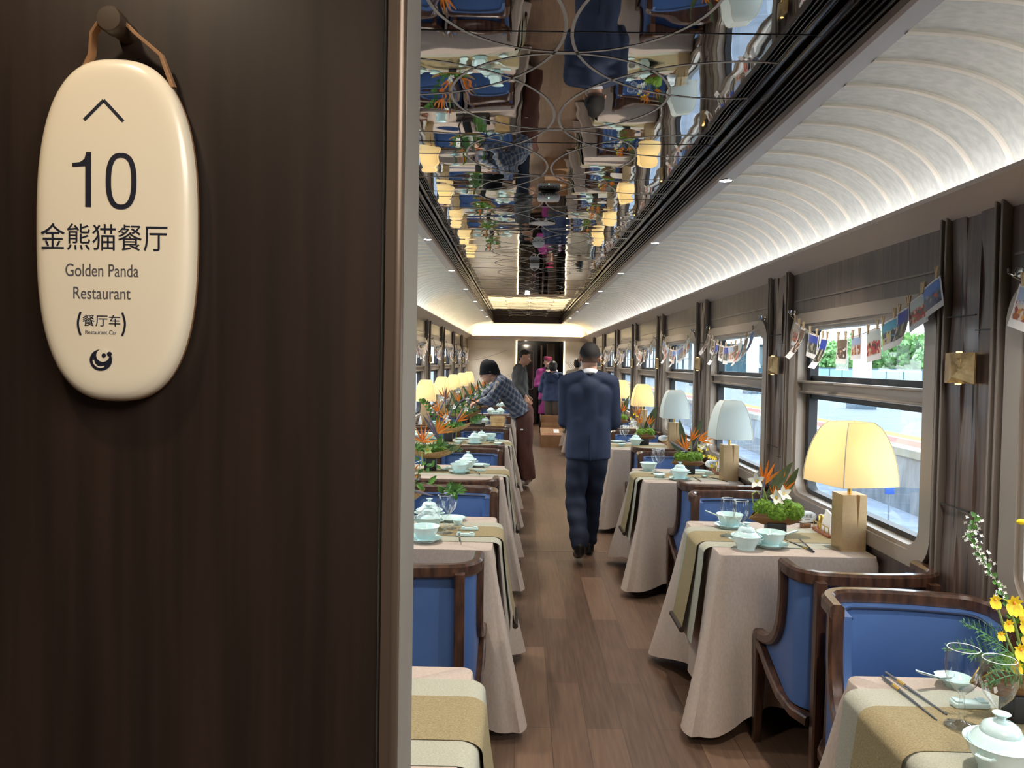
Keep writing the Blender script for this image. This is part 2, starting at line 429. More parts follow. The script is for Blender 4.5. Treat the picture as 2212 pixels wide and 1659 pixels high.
# ---- windows
def window_proto():
    t = bpy.data.objects.new('window_1', None); COL.objects.link(t); t['kind'] = 'structure'
    def part(n, mb, m, s=35, par=None):
        o = mb.build(n, m, par or t, s); o['kind'] = 'structure'; return o
    mb = MB(); mb.ring((.765, .785, 1.835, .15), (.685, .845, 1.775, .10), -.022, .0, 10)
    mb.ring((.705, .83, 1.79, .115), (.66, .862, 1.758, .085), -.010, .04, 10); part('window_frame', mb, M['frame_metal'])
    mb = MB(); mb.ring((.70, .83, 1.79, .11), (.61, .885, 1.755, .06), .04, .085, 10)
    mb.box(.05, .10, -.62, .62, 1.375, 1.402); mb.box(.05, .10, -.62, .62, 1.472, 1.50); part('rubber_seal', mb, M['black'])
    mb = MB(); mb.rbox((.045, 0, 1.437), (.07, 1.30, .07), .008); mb.rbox((.004, 0, 1.466), (.03, 1.34, .014), .004); mb.rbox((.012, 0, 1.412), (.02, 1.32, .012), .004)
    part('middle_rail', mb, M['frame_metal'])
    mb = MB(); mb.rbox((.03, 0, 1.765), (.05, 1.24, .05), .012); 
    for s in (-1, 1): mb.rbox((.012, s * .60, 1.755), (.035, .05, .055), .008)
    part('blind_cassette', mb, mat('blind_cassette', srgb(168, 158, 142), .45))
    mb = MB(); mb.box(.092, .094, -.62, .62, .87, 1.40); part('lower_pane', mb, M['glass'], None)
    mb = MB(); mb.box(.092, .094, -.62, .62, 1.47, 1.77); part('upper_pane', mb, M['glass'], None)
    return Proto(t)
wp = window_proto()
for j in range(0, 9):
    o = wp.put((XR, YW(j), 0)); o.name = 'window_%d' % (j + 1)
for j in range(1, 9):
    o = wp.put((XL, YW(j), 0), PI); o.name = 'window_%d' % (j + 10)
mb = MB(); mb.box(XL - .09, XL - .06, YW(0) - .75, YW(0) + .75, .8, 1.85); struct('trim_5', mb, M['wall_wood'], smooth=None)

# ---- cornice rails
railp = lambda sx, x: [(x, 2.06), (x - sx * .022, 2.078), (x - sx * .112, 2.134), (x - sx * .112, 2.150), (x - sx * .100, 2.150), (x, 2.095)]
for nm, sx, x in (('trim_6', 1, XR), ('trim_7', -1, XL)):
    mb = MB(); mb.extrude_y(railp(sx, x), .84, YEND); struct(nm, mb, M['rail'], smooth=20)
mb = MB(); pr = [(YEND, 2.03), (YEND - .03, 2.05), (YEND - .09, 2.115), (YEND - .09, 2.137), (YEND - .08, 2.137), (YEND, 2.08)]
vs = [(x, y, z) for x in (XL, XR) for y, z in pr]; n6 = len(pr)
mb.add(vs, [(i, (i + 1) % n6, n6 + (i + 1) % n6, n6 + i) for i in range(n6)]); struct('trim_8', mb, M['rail'], smooth=20)

# ---- vaulted ceiling shoulders with cream ribs
def vault(x_in, x_out, z_top, z_bot, n=20, off=0.0):
    out = []
    for i in range(n + 1):
        a = PI / 2 * i / n; e = 2 / 2.35
        x = x_in + (x_out - x_in) * math.sin(a) ** e; z = z_bot + (z_top - z_bot) * math.cos(a) ** e
        out.append((x, z))
    if off:
        o2 = []
        for i, (x, z) in enumerate(out):
            a, b = out[max(i - 1, 0)], out[min(i + 1, n)]
            tx, tz = b[0] - a[0], b[1] - a[1]; L = math.hypot(tx, tz) or 1
            nx, nz = tz / L, -tx / L
            if nz > 0: nx, nz = -nx, -nz
            o2.append((x + nx * off, z + nz * off))
        return o2
    return out
YC0 = .84
ceil = bpy.data.objects.new('ceiling', None); COL.objects.link(ceil); ceil['kind'] = 'structure'
RIBY = [YC0 + .05 + .193 * i for i in range(int((YEND - .4 - YC0) / .193))]
for sx, nm in ((1, 'right'), (-1, 'left')):
    xi, xo = XC + sx * .862, XC + sx * 1.402
    mb = MB(); prof = vault(xi, xo, 2.432, 2.095)
    mb.extrude_y(prof, YC0, YEND, closed=False); struct('vault_' + nm, mb, M['plaster'], ceil, 60)
    mb = MB()
    p0, p1 = vault(xi, xo, 2.432, 2.095, 20, -.004), vault(xi, xo, 2.432, 2.095, 20, .007)
    for y in RIBY:
        n = len(p0)
        vs = [(x, y + q, z) for (pp_, q) in ((p0, -.013), (p1, -.009), (p1, .009), (p0, .013)) for x, z in pp_]
        mb.add(vs, [(a * n + i, a * n + i + 1, (a + 1) * n + i + 1, (a + 1) * n + i) for a in range(3) for i in range(n - 1)])
    struct('vault_ribs_' + nm, mb, M['rib'], ceil, 40)
    # flat light strip, bronze lip and dark louvred side of the mirror tray
    a, b = sorted((XC + sx * .79, XC + sx * .864))
    mb = MB(); mb.box(a, b, YC0, YEND - .36, 2.428, 2.44); struct('light_strip_' + nm, mb, M['strip_paint'], ceil, None)
    a, b = sorted((XC + sx * .776, XC + sx * .794))
    mb = MB(); mb.box(a, b, YC0, 17.62, 2.420, 2.444); struct('bronze_lip_' + nm, mb, mat('bronze_lip', srgb(116, 96, 82), .35, .5), ceil, None)
    mb = MB(); xx = XC + sx * .795
    mb.box(*sorted((xx, xx + sx * .01)), YC0, 17.62, 2.44, 2.60)
    for z in (2.455, 2.476, 2.497, 2.518, 2.55): mb.rbox((xx - sx * .011, (YC0 + 17.62) / 2, z), (.03 if z < 2.54 else .05, 17.62 - YC0, .009 if z < 2.54 else .03), .003)
    struct('louvre_' + nm, mb, M['dark_gloss'], ceil, 40)
mb = MB()
def rearv(u, v):
    p = vault(0, 1, 1, 0, 20)[min(20, round(v * 20))]
    return (XL + (XR - XL) * u, 17.62 + .38 * p[0], 2.085 + .347 * p[1])
mb.grid(rearv, 1, 20); struct('vault_rear', mb, M['plaster'], ceil, 60)
mb = MB(); mb.box(XC - .80, XC + .80, 17.60, 17.63, 2.42, 2.60); struct('tray_end', mb, mat('tray_end', srgb(70, 58, 50), .3, .2), ceil, None)
# mirror
def mirror_mat():
    m, n, l, b = newmat('dark_ceiling_mirror')
    b.inputs['Base Color'].default_value = (.47, .46, .445, 1); b.inputs['Metallic'].default_value = 1; b.inputs['Roughness'].default_value = .015
    tc = n.new('ShaderNodeTexCoord'); mp = n.new('ShaderNodeMapping'); mp.inputs['Scale'].default_value = (2.2, 2.6, 1)
    a = n.new('ShaderNodeTexNoise'); a.inputs['Scale'].default_value = 1.3; a.inputs['Detail'].default_value = 1.0
    bp = n.new('ShaderNodeBump'); bp.inputs['Strength'].default_value = 1.0; bp.inputs['Distance'].default_value = .0024
    l.new(tc.outputs['Object'], mp.inputs[0]); l.new(mp.outputs[0], a.inputs[0]); l.new(a.outputs[0], bp.inputs['Height']); l.new(bp.outputs[0], b.inputs['Normal'])
    return m
mb = MB(); mb.box(XC - .80, XC + .80, YC0, 17.62, 2.58, 2.60); struct('mirror_panel', mb, mirror_mat(), ceil, None)
mb = MB(); y = 2.432
while y < 17.5: mb.box(XC - .79, XC + .79, y - .002, y + .002, 2.5785, 2.58); y += 1.22
struct('mirror_joint', mb, M['black'], ceil, None)
mb = MB()
def arc(cx, cy, r):
    N = 72; w = .0055; run = []
    for k in range(N + 1):
        a = 2 * PI * k / N; x, y = cx + r * math.cos(a), cy + r * math.sin(a)
        ok = abs(x - XC) < .775 and YC0 + .02 < y < 17.6
        if ok: run.append((a, x, y))
        if (not ok or k == N) and len(run) > 1:
            vs = [(cx + (r + q) * math.cos(t), cy + (r + q) * math.sin(t), 2.5787) for t, _, _ in run for q in (-w, w)]
            mb.add(vs, [(2 * i, 2 * i + 1, 2 * i + 3, 2 * i + 2) for i in range(len(run) - 1)])
        if not ok: run = []
y = 2.17
while y < 17.8:
    arc(XC, y, .42)
    for s in (-1, 1): arc(XC + s * .62, y + .24, .61)
    y += .85
struct('mirror_inlay', mb, mat('grey_inlay', srgb(196, 190, 180), .4, .1), ceil, None)
# corridor ceiling over the camera
mb = MB(); mb.box(XL - .1, XR + .1, -1.6, YC0, 2.30, 2.36); mb.box(XL - .1, XR + .1, YC0 - .02, YC0, 2.05, 2.62)
struct('corridor_ceiling', mb, M['dark_panel'], ceil, None)
mb = MB(); mb.box(XL - .1, XR + .1, -1.66, -1.6, 0, 2.4); struct('wall_back', mb, M['dark_panel'], smooth=None)
# roof above everything keeps the sky out of the vault
mb = MB(); mb.box(XL - .12, XR + .12, -1.66, 19.9, 2.66, 2.70); struct('roof', mb, M['dark_panel'], ceil, None)
mb = MB(); mb.box(XR + .0, XR + .12, -1.66, 19.9, 2.19, 2.70); mb.box(XL - .12, XL, -1.66, 19.9, 2.19, 2.70); struct('roof_side', mb, M['dark_panel'], ceil, None)

# ---- downlights in the light strips
mb = MB(); mb.lathe([(.0, -.001), (.026, -.001), (.026, .0)], 20); dl_e = None
root = thing('downlight', 'small round downlight in the light strip', 'ceiling light', group='downlights along the ceiling')
b1 = MB(); b1.lathe([(.028, 0), (.034, -.004), (.037, -.003), (.038, .001)], 20); b1.build('bezel', M['chrome'], root)
b1 = MB(); b1.lathe([(.0, -.002), (.028, -.002), (.028, .001)], 20); b1.build('lens', M['led'], root)
dp = Proto(root)
ORD = ['nearest', 'second', 'third', 'fourth', 'fifth', 'sixth', 'seventh', 'eighth', 'ninth']
for sx, nm in ((1, 'right'), (-1, 'left')):
    for i in range(-1, 8):
        y = 3.70 + 1.93 * i
        add_light('downlight_lamp', 'SPOT', (XC + sx * .828, y, 2.42), 62, (1, .93, .84), (0, 0, 0), spot_size=math.radians(110), spot_blend=.8, shadow_soft_size=.028)
        if i >= (0 if sx > 0 else 1): dp.put((XC + sx * .828, y, 2.4275), 0, '%s round downlight lit in the %s-hand ceiling strip' % (ORD[max(0, i if sx > 0 else i - 1)], nm), 'downlights in the %s-hand ceiling strip' % nm)

# ---- rear wall with doorway, glowing jambs and the dark vestibule behind
def rear_wall():
    mb = MB(); mb.box(XL, -.12, YEND, YEND + .08, 0, 2.2); mb.box(1.0, XR, YEND, YEND + .08, 0, 2.2); mb.box(-.12, 1.0, YEND, YEND + .08, 2.03, 2.2)
    w = struct('wall_rear', mb, M['cream_wall'], smooth=None)
    mb = MB()
    def line(pts, r=.004): mb.tube([(x, YEND - .003, z) for x, z in pts], r, 5)
    for k in range(4):
        line([(-.12 - i * .04, 1.22 - .012 * k * 2 - .10 * (i / 20) + .05 * math.sin(i * .5 + k) - .16 * (i / 26) ** 2) for i in range(20)], .003)
    line([(-1.2 + i * .05, 1.55 + .28 * (i / 18) ** 1.5) for i in range(18)], .003)
    for k in range(4):
        line([(1.02 + .06 * k + .17 * math.sin(PI * i / 14) * (1 - .15 * k), 1.02 + .05 * k + .55 * i / 14 * (1 - .12 * k)) for i in range(15)], .004)
    struct('ink_drawing', mb, M['ink'], w)
    mb = MB(); mb.box(-.125, -.10, YEND - .012, YEND + .02, 0, 2.03); struct('jamb_led_left', mb, M['led_warm'], w, None)
    mb = MB(); mb.box(.985, 1.01, YEND - .012, YEND + .02, 0, 2.03); struct('jamb_led_right', mb, M['led_warm'], w, None)
    mb = MB(); mb.box(-.10, .985, 19.8, 19.9, 0, 2.2); mb.box(-.22, -.10, YEND + .08, 19.9, 0, 2.2); mb.box(.985, 1.1, YEND + .08, 19.9, 0, 2.2)
    mb.box(-.22, 1.1, YEND + .08, 19.9, 2.06, 2.2)
    struct('wall_vestibule', mb, mat('vestibule_dark', srgb(46, 42, 40), .35), smooth=None)
    # door leaf with a framed glazed panel
    d = bpy.data.objects.new('door_1', None); COL.objects.link(d); d['kind'] = 'structure'; d.location = (0, 19.0, 0)
    mb = MB(); mb.box(-.10, .40, 0, .05, 0, 1.96); struct('door_leaf', mb, mat('door_black', srgb(30, 29, 30), .25), d, None)
    b = MB(); b.ring((.19, .86, 1.82, .05), (.175, .875, 1.805, .04), -.01, 0)
    mb = MB(); mb.add([(q + .115, p - .001, r) for p, q, r in b.v], b.f); struct('door_window_frame', mb, M['chrome'], d)
    mb = MB(); mb.box(-.06, .29, -.006, -.004, .88, 1.80); struct('door_mirror', mb, mat('door_mirror', srgb(110, 104, 96), .06, .9), d, None)
    mb = MB(); mb.rbox((.50, -.03, 1.0), (.05, .05, 1.9), .01); mb.rbox((.72, -.2, 1.0), (.20, .30, 2.0), .02); struct('door_post', mb, mat('brown_post', srgb(66, 52, 46), .35), d, 40)
rear_wall()
mb = MB(); mb.lathe([(0, 0), (.04, 0), (.045, .004)], 16); o = mb.build('ceiling_lamp', M['led']); o.location = (.12, 18.7, 2.052); tag(o, 'small round lamp on the dark vestibule ceiling beyond the door', 'ceiling light')
add_light('vestibule_lamp', 'POINT', (.12, 18.7, 1.97), 6, (1, .85, .65), shadow_soft_size=.05)

# ---- partition in the foreground with its metal corner
mb = MB(); mb.box(XL, -.139, .755, .84, 0, 2.31)
w = struct('wall_front', mb, M['dark_panel'], smooth=None)
mb = MB(); mb.extrude_y([(-.14, 0), (-.14, 2.31), (-.1165, 2.31), (-.1165, 0)], .7585, .853); struct('corner_metal', mb, M['trim_grey'], w, 20)
mb = MB(); 
for i in range(7): pass
mb.tube([(-.1235, .7555, 0), (-.1235, .7555, 2.31)], .0068, 16); mb.box(-.134, -.1235, .749, .757, 0, 2.31)
struct('corner_bronze', mb, M['trim_bronze'], w, 40)
mb = MB(); mb.box(XL + .0, -.14, .835, .84, 0, 2.31); struct('partition_back', mb, M['wall_wood'], w, None)

# ================================================================== OUTSIDE
ext = {}
def ex(name, mb, m, smooth=None): return struct(name, mb, m, None, smooth)
mb = MB(); mb.box(-120, 7.6, -60, 240, -1.25, -1.2); ex('ground', mb, nmat('ballast', srgb(120, 128, 142), srgb(140, 148, 162), (1, 1, 1), 3, rough=.9))
mb = MB(); mb.box(7.4, 60, -60, 240, -1.2, -.001)
plat = ex('ground_platform', mb, nmat('platform_paving', srgb(94, 101, 108), srgb(118, 125, 132), (.6, 3, 1), 2, rough=.8))
mb = MB(); mb.box(7.35, 7.75, -60, 240, -.14, .004); struct('platform_edge', mb, nmat('concrete_edge', srgb(118, 118, 108), srgb(138, 136, 126), (1, 1, 1), 3, rough=.85), plat, None)
mb = MB(); mb.box(7.75, 8.35, -60, 240, 0, .004); struct('red_band', mb, nmat('red_paving', srgb(132, 78, 66), srgb(146, 90, 76), (1, 3, 1), 3, rough=.85), plat, None)
mb = MB(); mb.box(8.35, 8.46, -60, 240, 0, .005); struct('white_line', mb, mat('white_line', srgb(225, 225, 225), .8), plat, None)
mb = MB(); mb.box(8.46, 8.95, -60, 240, 0, .005); struct('yellow_band', mb, nmat('yellow_tactile', srgb(166, 122, 48), srgb(180, 136, 60), (1, 1, 1), 3, rough=.85), plat, None)
# columns
def column(x, y):
    t = thing('column', 'white platform column with a dark foot', 'column', (x, y, 0), 0, 'platform columns')
    t['kind'] = 'structure'
    b = MB(); b.lathe([(.33, .28), (.33, 9)], 24); o = b.build('shaft', mat('column_white', srgb(186, 194, 200), .6), t); o['kind'] = 'structure'
    b = MB(); b.rbox((0, 0, .14), (.8, .8, .28), .01); o = b.build('foot', mat('column_foot', srgb(84, 100, 112), .6), t); o['kind'] = 'structure'
    return Proto(t)
cp = column(12.7, 28.8)
for (x, y) in ((12.7, 28.8), (12.7, 15.2), (12.7, 42.4), (12.7, 56), (12.7, 70), (12.7, 84), (12.7, 100)): cp.put((x, y, 0))
# fence
fr = thing('fence', 'glass panel fence with dark rail along the far platform edge', 'fence', (26, 0, 0))
mb = MB(); mb.box(-.04, .04, -10, 160, 1.38, 1.47); mb.box(-.03, .03, -10, 160, .05, .12); mb.build('rail', mat('fence_rail', srgb(78, 98, 110), .5), fr, None)
mb = MB()
for k in range(69): mb.box(-.04, .04, -10 + 2.5 * k, -9.9 + 2.5 * k, 0, 1.4)
o = mb.build('posts', bpy.data.materials['fence_rail'], fr, None); o['kind'] = 'stuff'
mb = MB(); mb.box(-.01, .01, -10, 160, .12, 1.38); mb.build('glass_panels', mat('fence_glass', srgb(150, 186, 192), .2), fr, None)
# trees
rng = random.Random(3)
def tree(x, y, h, r, i):
    t = thing('tree', '', 'tree', (x, y, 0), 0, 'trees beyond the fence')
    b = MB(); b.tube([(0, 0, 0), (.1, 0, h * .35), (0, .1, h * .6)], [.22, .18, .1], 8); b.build('trunk', mat('bark', srgb(90, 74, 58), .9) if 'bark' not in bpy.data.materials else bpy.data.materials['bark'], t)
    b = MB()
    for k in range(150):
        th = rng.uniform(0, 2 * PI); u = rng.uniform(-1, 1); q = rng.uniform(.55, 1) * r
        c = Vector((q * math.cos(th) * math.sqrt(1 - u * u), q * math.sin(th) * math.sqrt(1 - u * u), h * .62 + u * h * .36))
        for m_ in range(12):
            d = Vector((rng.uniform(-1, 1), rng.uniform(-1, 1), rng.uniform(-.8, .8))) * r * .26
            e = Vector((rng.uniform(-1, 1), rng.uniform(-1, 1), rng.uniform(-1, 1))).normalized() * .26; g = e.orthogonal().normalized() * .2
            p = c + d; b.add([p - e, p + g, p + e, p - g], [(0, 1, 2, 3)])
    b.build('crown', bpy.data.materials.get('tree_leaves') or nmat('tree_leaves', srgb(96, 146, 78), srgb(146, 188, 116), (1, 1, 1), 1.2, rough=.7), t, None)
    return Proto(t)
tps = [tree(0, 0, 4.5, 2.4, 0), tree(0, 0, 3.9, 2.2, 1)]
for i, (x, y) in enumerate([(30.5, 42 + 6.2 * k) for k in range(5)] + [(39.5, 52 + 6.6 * k) for k in range(12)]):
    tps[i % 2].put((x + rng.uniform(-.3, .3), y, 0), rng.uniform(0, 6), '%s leafy green tree behind the glass fence' % ('taller' if i % 2 == 0 else 'shorter'), '%s trees beyond the fence' % ('taller' if i % 2 == 0 else 'shorter'))
# station building seen through the second window
t = thing('station_building', 'teal glazed station building under a white canopy beyond the platform', 'building', (20.0, 78, 0))
mb = MB(); mb.box(-3, 4.5, 0, 120, 0, 3.6); mb.build('wall', mat('teal_glass', srgb(70, 104, 118), .2), t, None)
mb = MB()
for k in range(40): mb.box(-3.08, -3, 3 * k, 3 * k + .15, 0, 3.6)
for k in range(3): mb.box(-3.08, -3, 0, 120, 1.15 * k + .9, 1.15 * k + 1.0)
mb.build('mullions', mat('mullion', srgb(104, 132, 142), .5), t, None)
mb = MB(); mb.box(-6, 5, -3, 122, 3.6, 5.2); mb.build('canopy', mat('canopy_white', srgb(214, 224, 228), .6), t, None)
t = thing('street_lamp', 'tall double armed grey lamp post behind the fence', 'street lamp', (27.2, 50, 0))
mb = MB(); mb.tube([(0, 0, 0), (0, 0, 6.6)], [.13, .08], 8); mb.build('post', mat('lamp_post', srgb(150, 168, 180), .5), t)
mb = MB()
for s in (-1, 1): mb.tube([(0, 0, 4.0), (0, s * .6, 4.35), (0, s * 1.2, 4.6)], .05, 6)
mb.build('arms', bpy.data.materials['lamp_post'], t)
t = thing('trackside_marker', 'small blue marker plate on a thin post beside the track outside', 'sign', (5.0, 10.4, -1.2))
mb = MB(); mb.tube([(0, 0, 0), (0, 0, 1.05)], .012, 8); mb.build('post', mat('marker_post', srgb(120, 126, 134), .5), t)
mb = MB(); mb.rbox((0, -.015, 1.11), (.13, .012, .13), .004); mb.build('plate', mat('marker_blue', srgb(52, 88, 168), .5), t)
# ================================================================== PEOPLE
M['skin'] = nmat('skin', srgb(196, 148, 122), srgb(206, 158, 132), (1, 1, 1), 14, rough=.5)
M['hair'] = nmat('black_hair', srgb(22, 19, 18), srgb(42, 36, 34), (30, 30, 6), 6, rough=.5)
def fade_mat():
    # dark on top, clipped short towards the nape
    m, n, l, b = newmat('clipped_hair'); tc = n.new('ShaderNodeTexCoord'); sp = n.new('ShaderNodeSeparateXYZ'); l.new(tc.outputs['Object'], sp.inputs[0])
    ns = n.new('ShaderNodeTexNoise'); ns.inputs['Scale'].default_value = 160; l.new(tc.outputs['Object'], ns.inputs[0])
    ad = n.new('ShaderNodeMath'); ad.operation = 'MULTIPLY_ADD'; ad.inputs[1].default_value = .03; l.new(ns.outputs[0], ad.inputs[0]); l.new(sp.outputs['Z'], ad.inputs[2])
    r = n.new('ShaderNodeMapRange'); r.inputs[1].default_value = 1.535; r.inputs[2].default_value = 1.615; l.new(ad.outputs[0], r.inputs[0])
    c = n.new('ShaderNodeValToRGB'); c.color_ramp.elements[0].color = srgb(150, 112, 92); c.color_ramp.elements[1].color = srgb(28, 24, 22); l.new(r.outputs[0], c.inputs[0]); l.new(c.outputs[0], b.inputs['Base Color']); b.inputs['Roughness'].default_value = .8; return m
M['fade'] = fade_mat()
M['suit'] = nmat('navy_suit', srgb(33, 42, 63), srgb(38, 48, 72), (1, 1, 1), 220, rough=.75, spec=.3, bump=.05)
M['trouser'] = nmat('dark_navy_trousers', srgb(26, 33, 50), srgb(31, 39, 58), (1, 1, 1), 200, rough=.75, spec=.3)
M['shoe'] = mat('black_shoe', srgb(20, 20, 22), .3)
M['brown_cloth'] = nmat('brown_corduroy', srgb(84, 54, 48), srgb(98, 66, 58), (70, 70, 2), 3, rough=.8, spec=.2)
M['black_knit'] = nmat('black_knit', srgb(26, 26, 28), srgb(36, 36, 38), (1, 1, 1), 150, rough=.9, spec=.2)
M['black_jacket'] = nmat('charcoal_jacket', srgb(44, 44, 45), srgb(56, 55, 55), (1, 1, 1), 12, rough=.6)
M['magenta'] = mat('magenta_uniform', srgb(138, 42, 110), .7)
M['hat_red'] = mat('crimson_hat', srgb(138, 34, 76), .6)
M['hoodie'] = nmat('navy_hoodie', srgb(42, 54, 86), srgb(52, 66, 100), (1, 1, 1), 10, rough=.7)
M['brown_trouser'] = mat('brown_trousers', srgb(92, 78, 68), .8)
M['cream_cloth'] = mat('cream_jacket', srgb(206, 196, 174), .75)
M['white_cloth'] = mat('white_shirt', srgb(226, 226, 230), .7)
M['eye_w'] = mat('eye_white', srgb(230, 226, 220), .3); M['eye_d'] = mat('eye_dark', srgb(30, 22, 20), .3); M['lip'] = mat('lip', srgb(170, 96, 88), .5)
def plaid_mat():
    m, n, l, b = newmat('blue_plaid')
    tc = n.new('ShaderNodeTexCoord'); mp = n.new('ShaderNodeMapping'); mp.inputs['Rotation'].default_value = (0, -.62, 0); l.new(tc.outputs['Object'], mp.inputs[0])
    sp = n.new('ShaderNodeSeparateXYZ'); l.new(mp.outputs[0], sp.inputs[0])
    def band(src, per, lo, off=0):
        a = n.new('ShaderNodeMath'); a.operation = 'MULTIPLY_ADD'; a.inputs[1].default_value = 1 / per; a.inputs[2].default_value = off; l.new(src, a.inputs[0])
        f = n.new('ShaderNodeMath'); f.operation = 'FRACT'; l.new(a.outputs[0], f.inputs[0]); g = n.new('ShaderNodeMath'); g.operation = 'LESS_THAN'; g.inputs[1].default_value = lo; l.new(f.outputs[0], g.inputs[0]); return g.outputs[0]
    def mix(fac, a, c):
        x = n.new('ShaderNodeMix'); x.data_type = 'RGBA'; l.new(fac, x.inputs[0])
        if isinstance(a, tuple): x.inputs[6].default_value = a
        else: l.new(a, x.inputs[6])
        x.inputs[7].default_value = c; return x.outputs[2]
    yx = n.new('ShaderNodeMath'); yx.operation = 'ADD'; l.new(sp.outputs['X'], yx.inputs[0]); l.new(sp.outputs['Y'], yx.inputs[1])
    def half(fac, k=.5):
        q = n.new('ShaderNodeMath'); q.operation = 'MULTIPLY'; q.inputs[1].default_value = k; l.new(fac, q.inputs[0]); return q.outputs[0]
    c = mix(half(band(yx.outputs[0], .060, .42), .75), srgb(88, 104, 126), srgb(46, 56, 78)); c = mix(half(band(sp.outputs['Z'], .060, .42), .7), c, srgb(40, 50, 72))
    c = mix(half(band(yx.outputs[0], .060, .10, .3), .8), c, srgb(150, 136, 118)); c = mix(half(band(sp.outputs['Z'], .060, .10, .3), .8), c, srgb(150, 136, 118))
    l.new(c, b.inputs['Base Color']); b.inputs['Roughness'].default_value = .85; return m
M['plaid'] = plaid_mat()
class Blob:
    def __init__(self): self.b = MB()
    def cone(self, p0, r0, p1, r1, flat=None, k=1.0, n=18, end0=True, end1=True):
        # rounded, tapered limb segment; flat = direction squeezed by factor k
        p0, p1 = Vector(p0), Vector(p1); t = p1 - p0; L = t.length; t = t / L if L > 1e-6 else Vector((0, 0, 1))
        a = Vector(flat) if flat else t.orthogonal(); a = (a - t * a.dot(t)).normalized(); c = t.cross(a); rings = []
        if end0: rings += [(p0 - t * r0 * math.cos(q) * (1 if k > .99 else .8), r0 * math.sin(q)) for q in (.02, .5, 1.0, 1.35)]
        rings += [(p0, r0), (p0.lerp(p1, .5), (r0 + r1) / 2), (p1, r1)]
        if end1: rings += [(p1 + t * r1 * math.cos(q) * (1 if k > .99 else .8), r1 * math.sin(q)) for q in (1.35, 1.0, .5, .02)]
        vs = [p + (a * k * math.cos(2 * PI * i / n) + c * math.sin(2 * PI * i / n)) * r for p, r in rings for i in range(n)]
        N = len(rings); fs = [(j * n + i, j * n + (i + 1) % n, (j + 1) * n + (i + 1) % n, (j + 1) * n + i) for j in range(N - 1) for i in range(n)]
        fs += [tuple(range(n))[::-1], tuple((N - 1) * n + i for i in range(n))]
        self.b.add(vs, fs); return self
    def chain(self, pts, rs, **kw):
        for i in range(len(pts) - 1): self.cone(pts[i], rs[i], pts[i + 1], rs[i + 1], **kw)
        return self
    def ell(self, c, r, rot=None): self.b.ell(c, r, 20, 14, rot); return self
    def done(self, name, m, parent=None, vox=.008, sm=4, wr=None):
        o = self.b.build(name, m, None, None)
        if wr:   # gentle cloth folds
            pass
        md = o.modifiers.new('r', 'REMESH'); md.mode = 'VOXEL'; md.voxel_size = vox; md.use_smooth_shade = True
        s = o.modifiers.new('s', 'SMOOTH'); s.iterations = sm; s.factor = .5
        bpy.context.view_layer.update(); dg = bpy.context.evaluated_depsgraph_get()
        me = bpy.data.meshes.new_from_object(o.evaluated_get(dg)); o.modifiers.clear(); old = o.data; o.data = me; bpy.data.meshes.remove(old)
        if wr:
            for v in me.vertices:
                nz = v.normal; k = 0
                for a, f, ph, ax in wr: k += a * math.sin(f[0] * v.co.x + f[1] * v.co.y + f[2] * v.co.z + ph)
                v.co += nz * k
        me.polygons.foreach_set('use_smooth', [True] * len(me.polygons)); me.update()
        if parent: o.parent = parent
        return o
def V(*a): return Vector(a)
def head(bl, c, f, up=(0, 0, 1), s=1.0):
    # skull, jaw, nose, ears; f = facing direction
    c, f, up = V(*c), V(*f).normalized(), V(*up); r = f.cross(up).normalized(); up = r.cross(f).normalized()
    R = Matrix((r, f, up)).transposed().to_euler()
    P_ = lambda x, y, z: c + (r * x + f * y + up * z) * s
    bl.ell(P_(0, -.012, .035), (.074 * s, .093 * s, .085 * s), R).ell(P_(0, .012, -.03), (.062 * s, .078 * s, .085 * s), R).ell(P_(0, .050, -.085), (.032 * s, .034 * s, .026 * s), R)
    bl.cone(P_(0, .082, .005), .010 * s, P_(0, .104, -.032), .014 * s).cone(P_(-.045, .070, .018), .012 * s, P_(.045, .070, .018), .012 * s)
    bl.cone(P_(-.018, .080, -.062), .009 * s, P_(.018, .080, -.062), .009 * s)
    for q in (-1, 1): bl.ell(P_(q * .079, -.012, -.01), (.010 * s, .020 * s, .032 * s), R)
    return P_, R
def face(par, P_, s=1.0, lips=True):
    for q in (-1, 1):
        b = MB(); b.ell(P_(q * .030, .0775, -.002), (.013 * s, .008 * s, .0065 * s), 10, 8); b.build('eye', M['eye_w'], par)
        b = MB(); b.ell(P_(q * .030, .0845, -.002), (.005 * s, .003 * s, .0055 * s), 8, 6); b.tube([P_(q * .014, .083, .022), P_(q * .030, .084, .027), P_(q * .048, .074, .022)], .003 * s, 6); b.build('pupil', M['eye_d'], par)
    if lips: b = MB(); b.ell(P_(0, .089, -.063), (.019 * s, .004 * s, .006 * s), 10, 6); b.build('mouth', M['lip'], par)
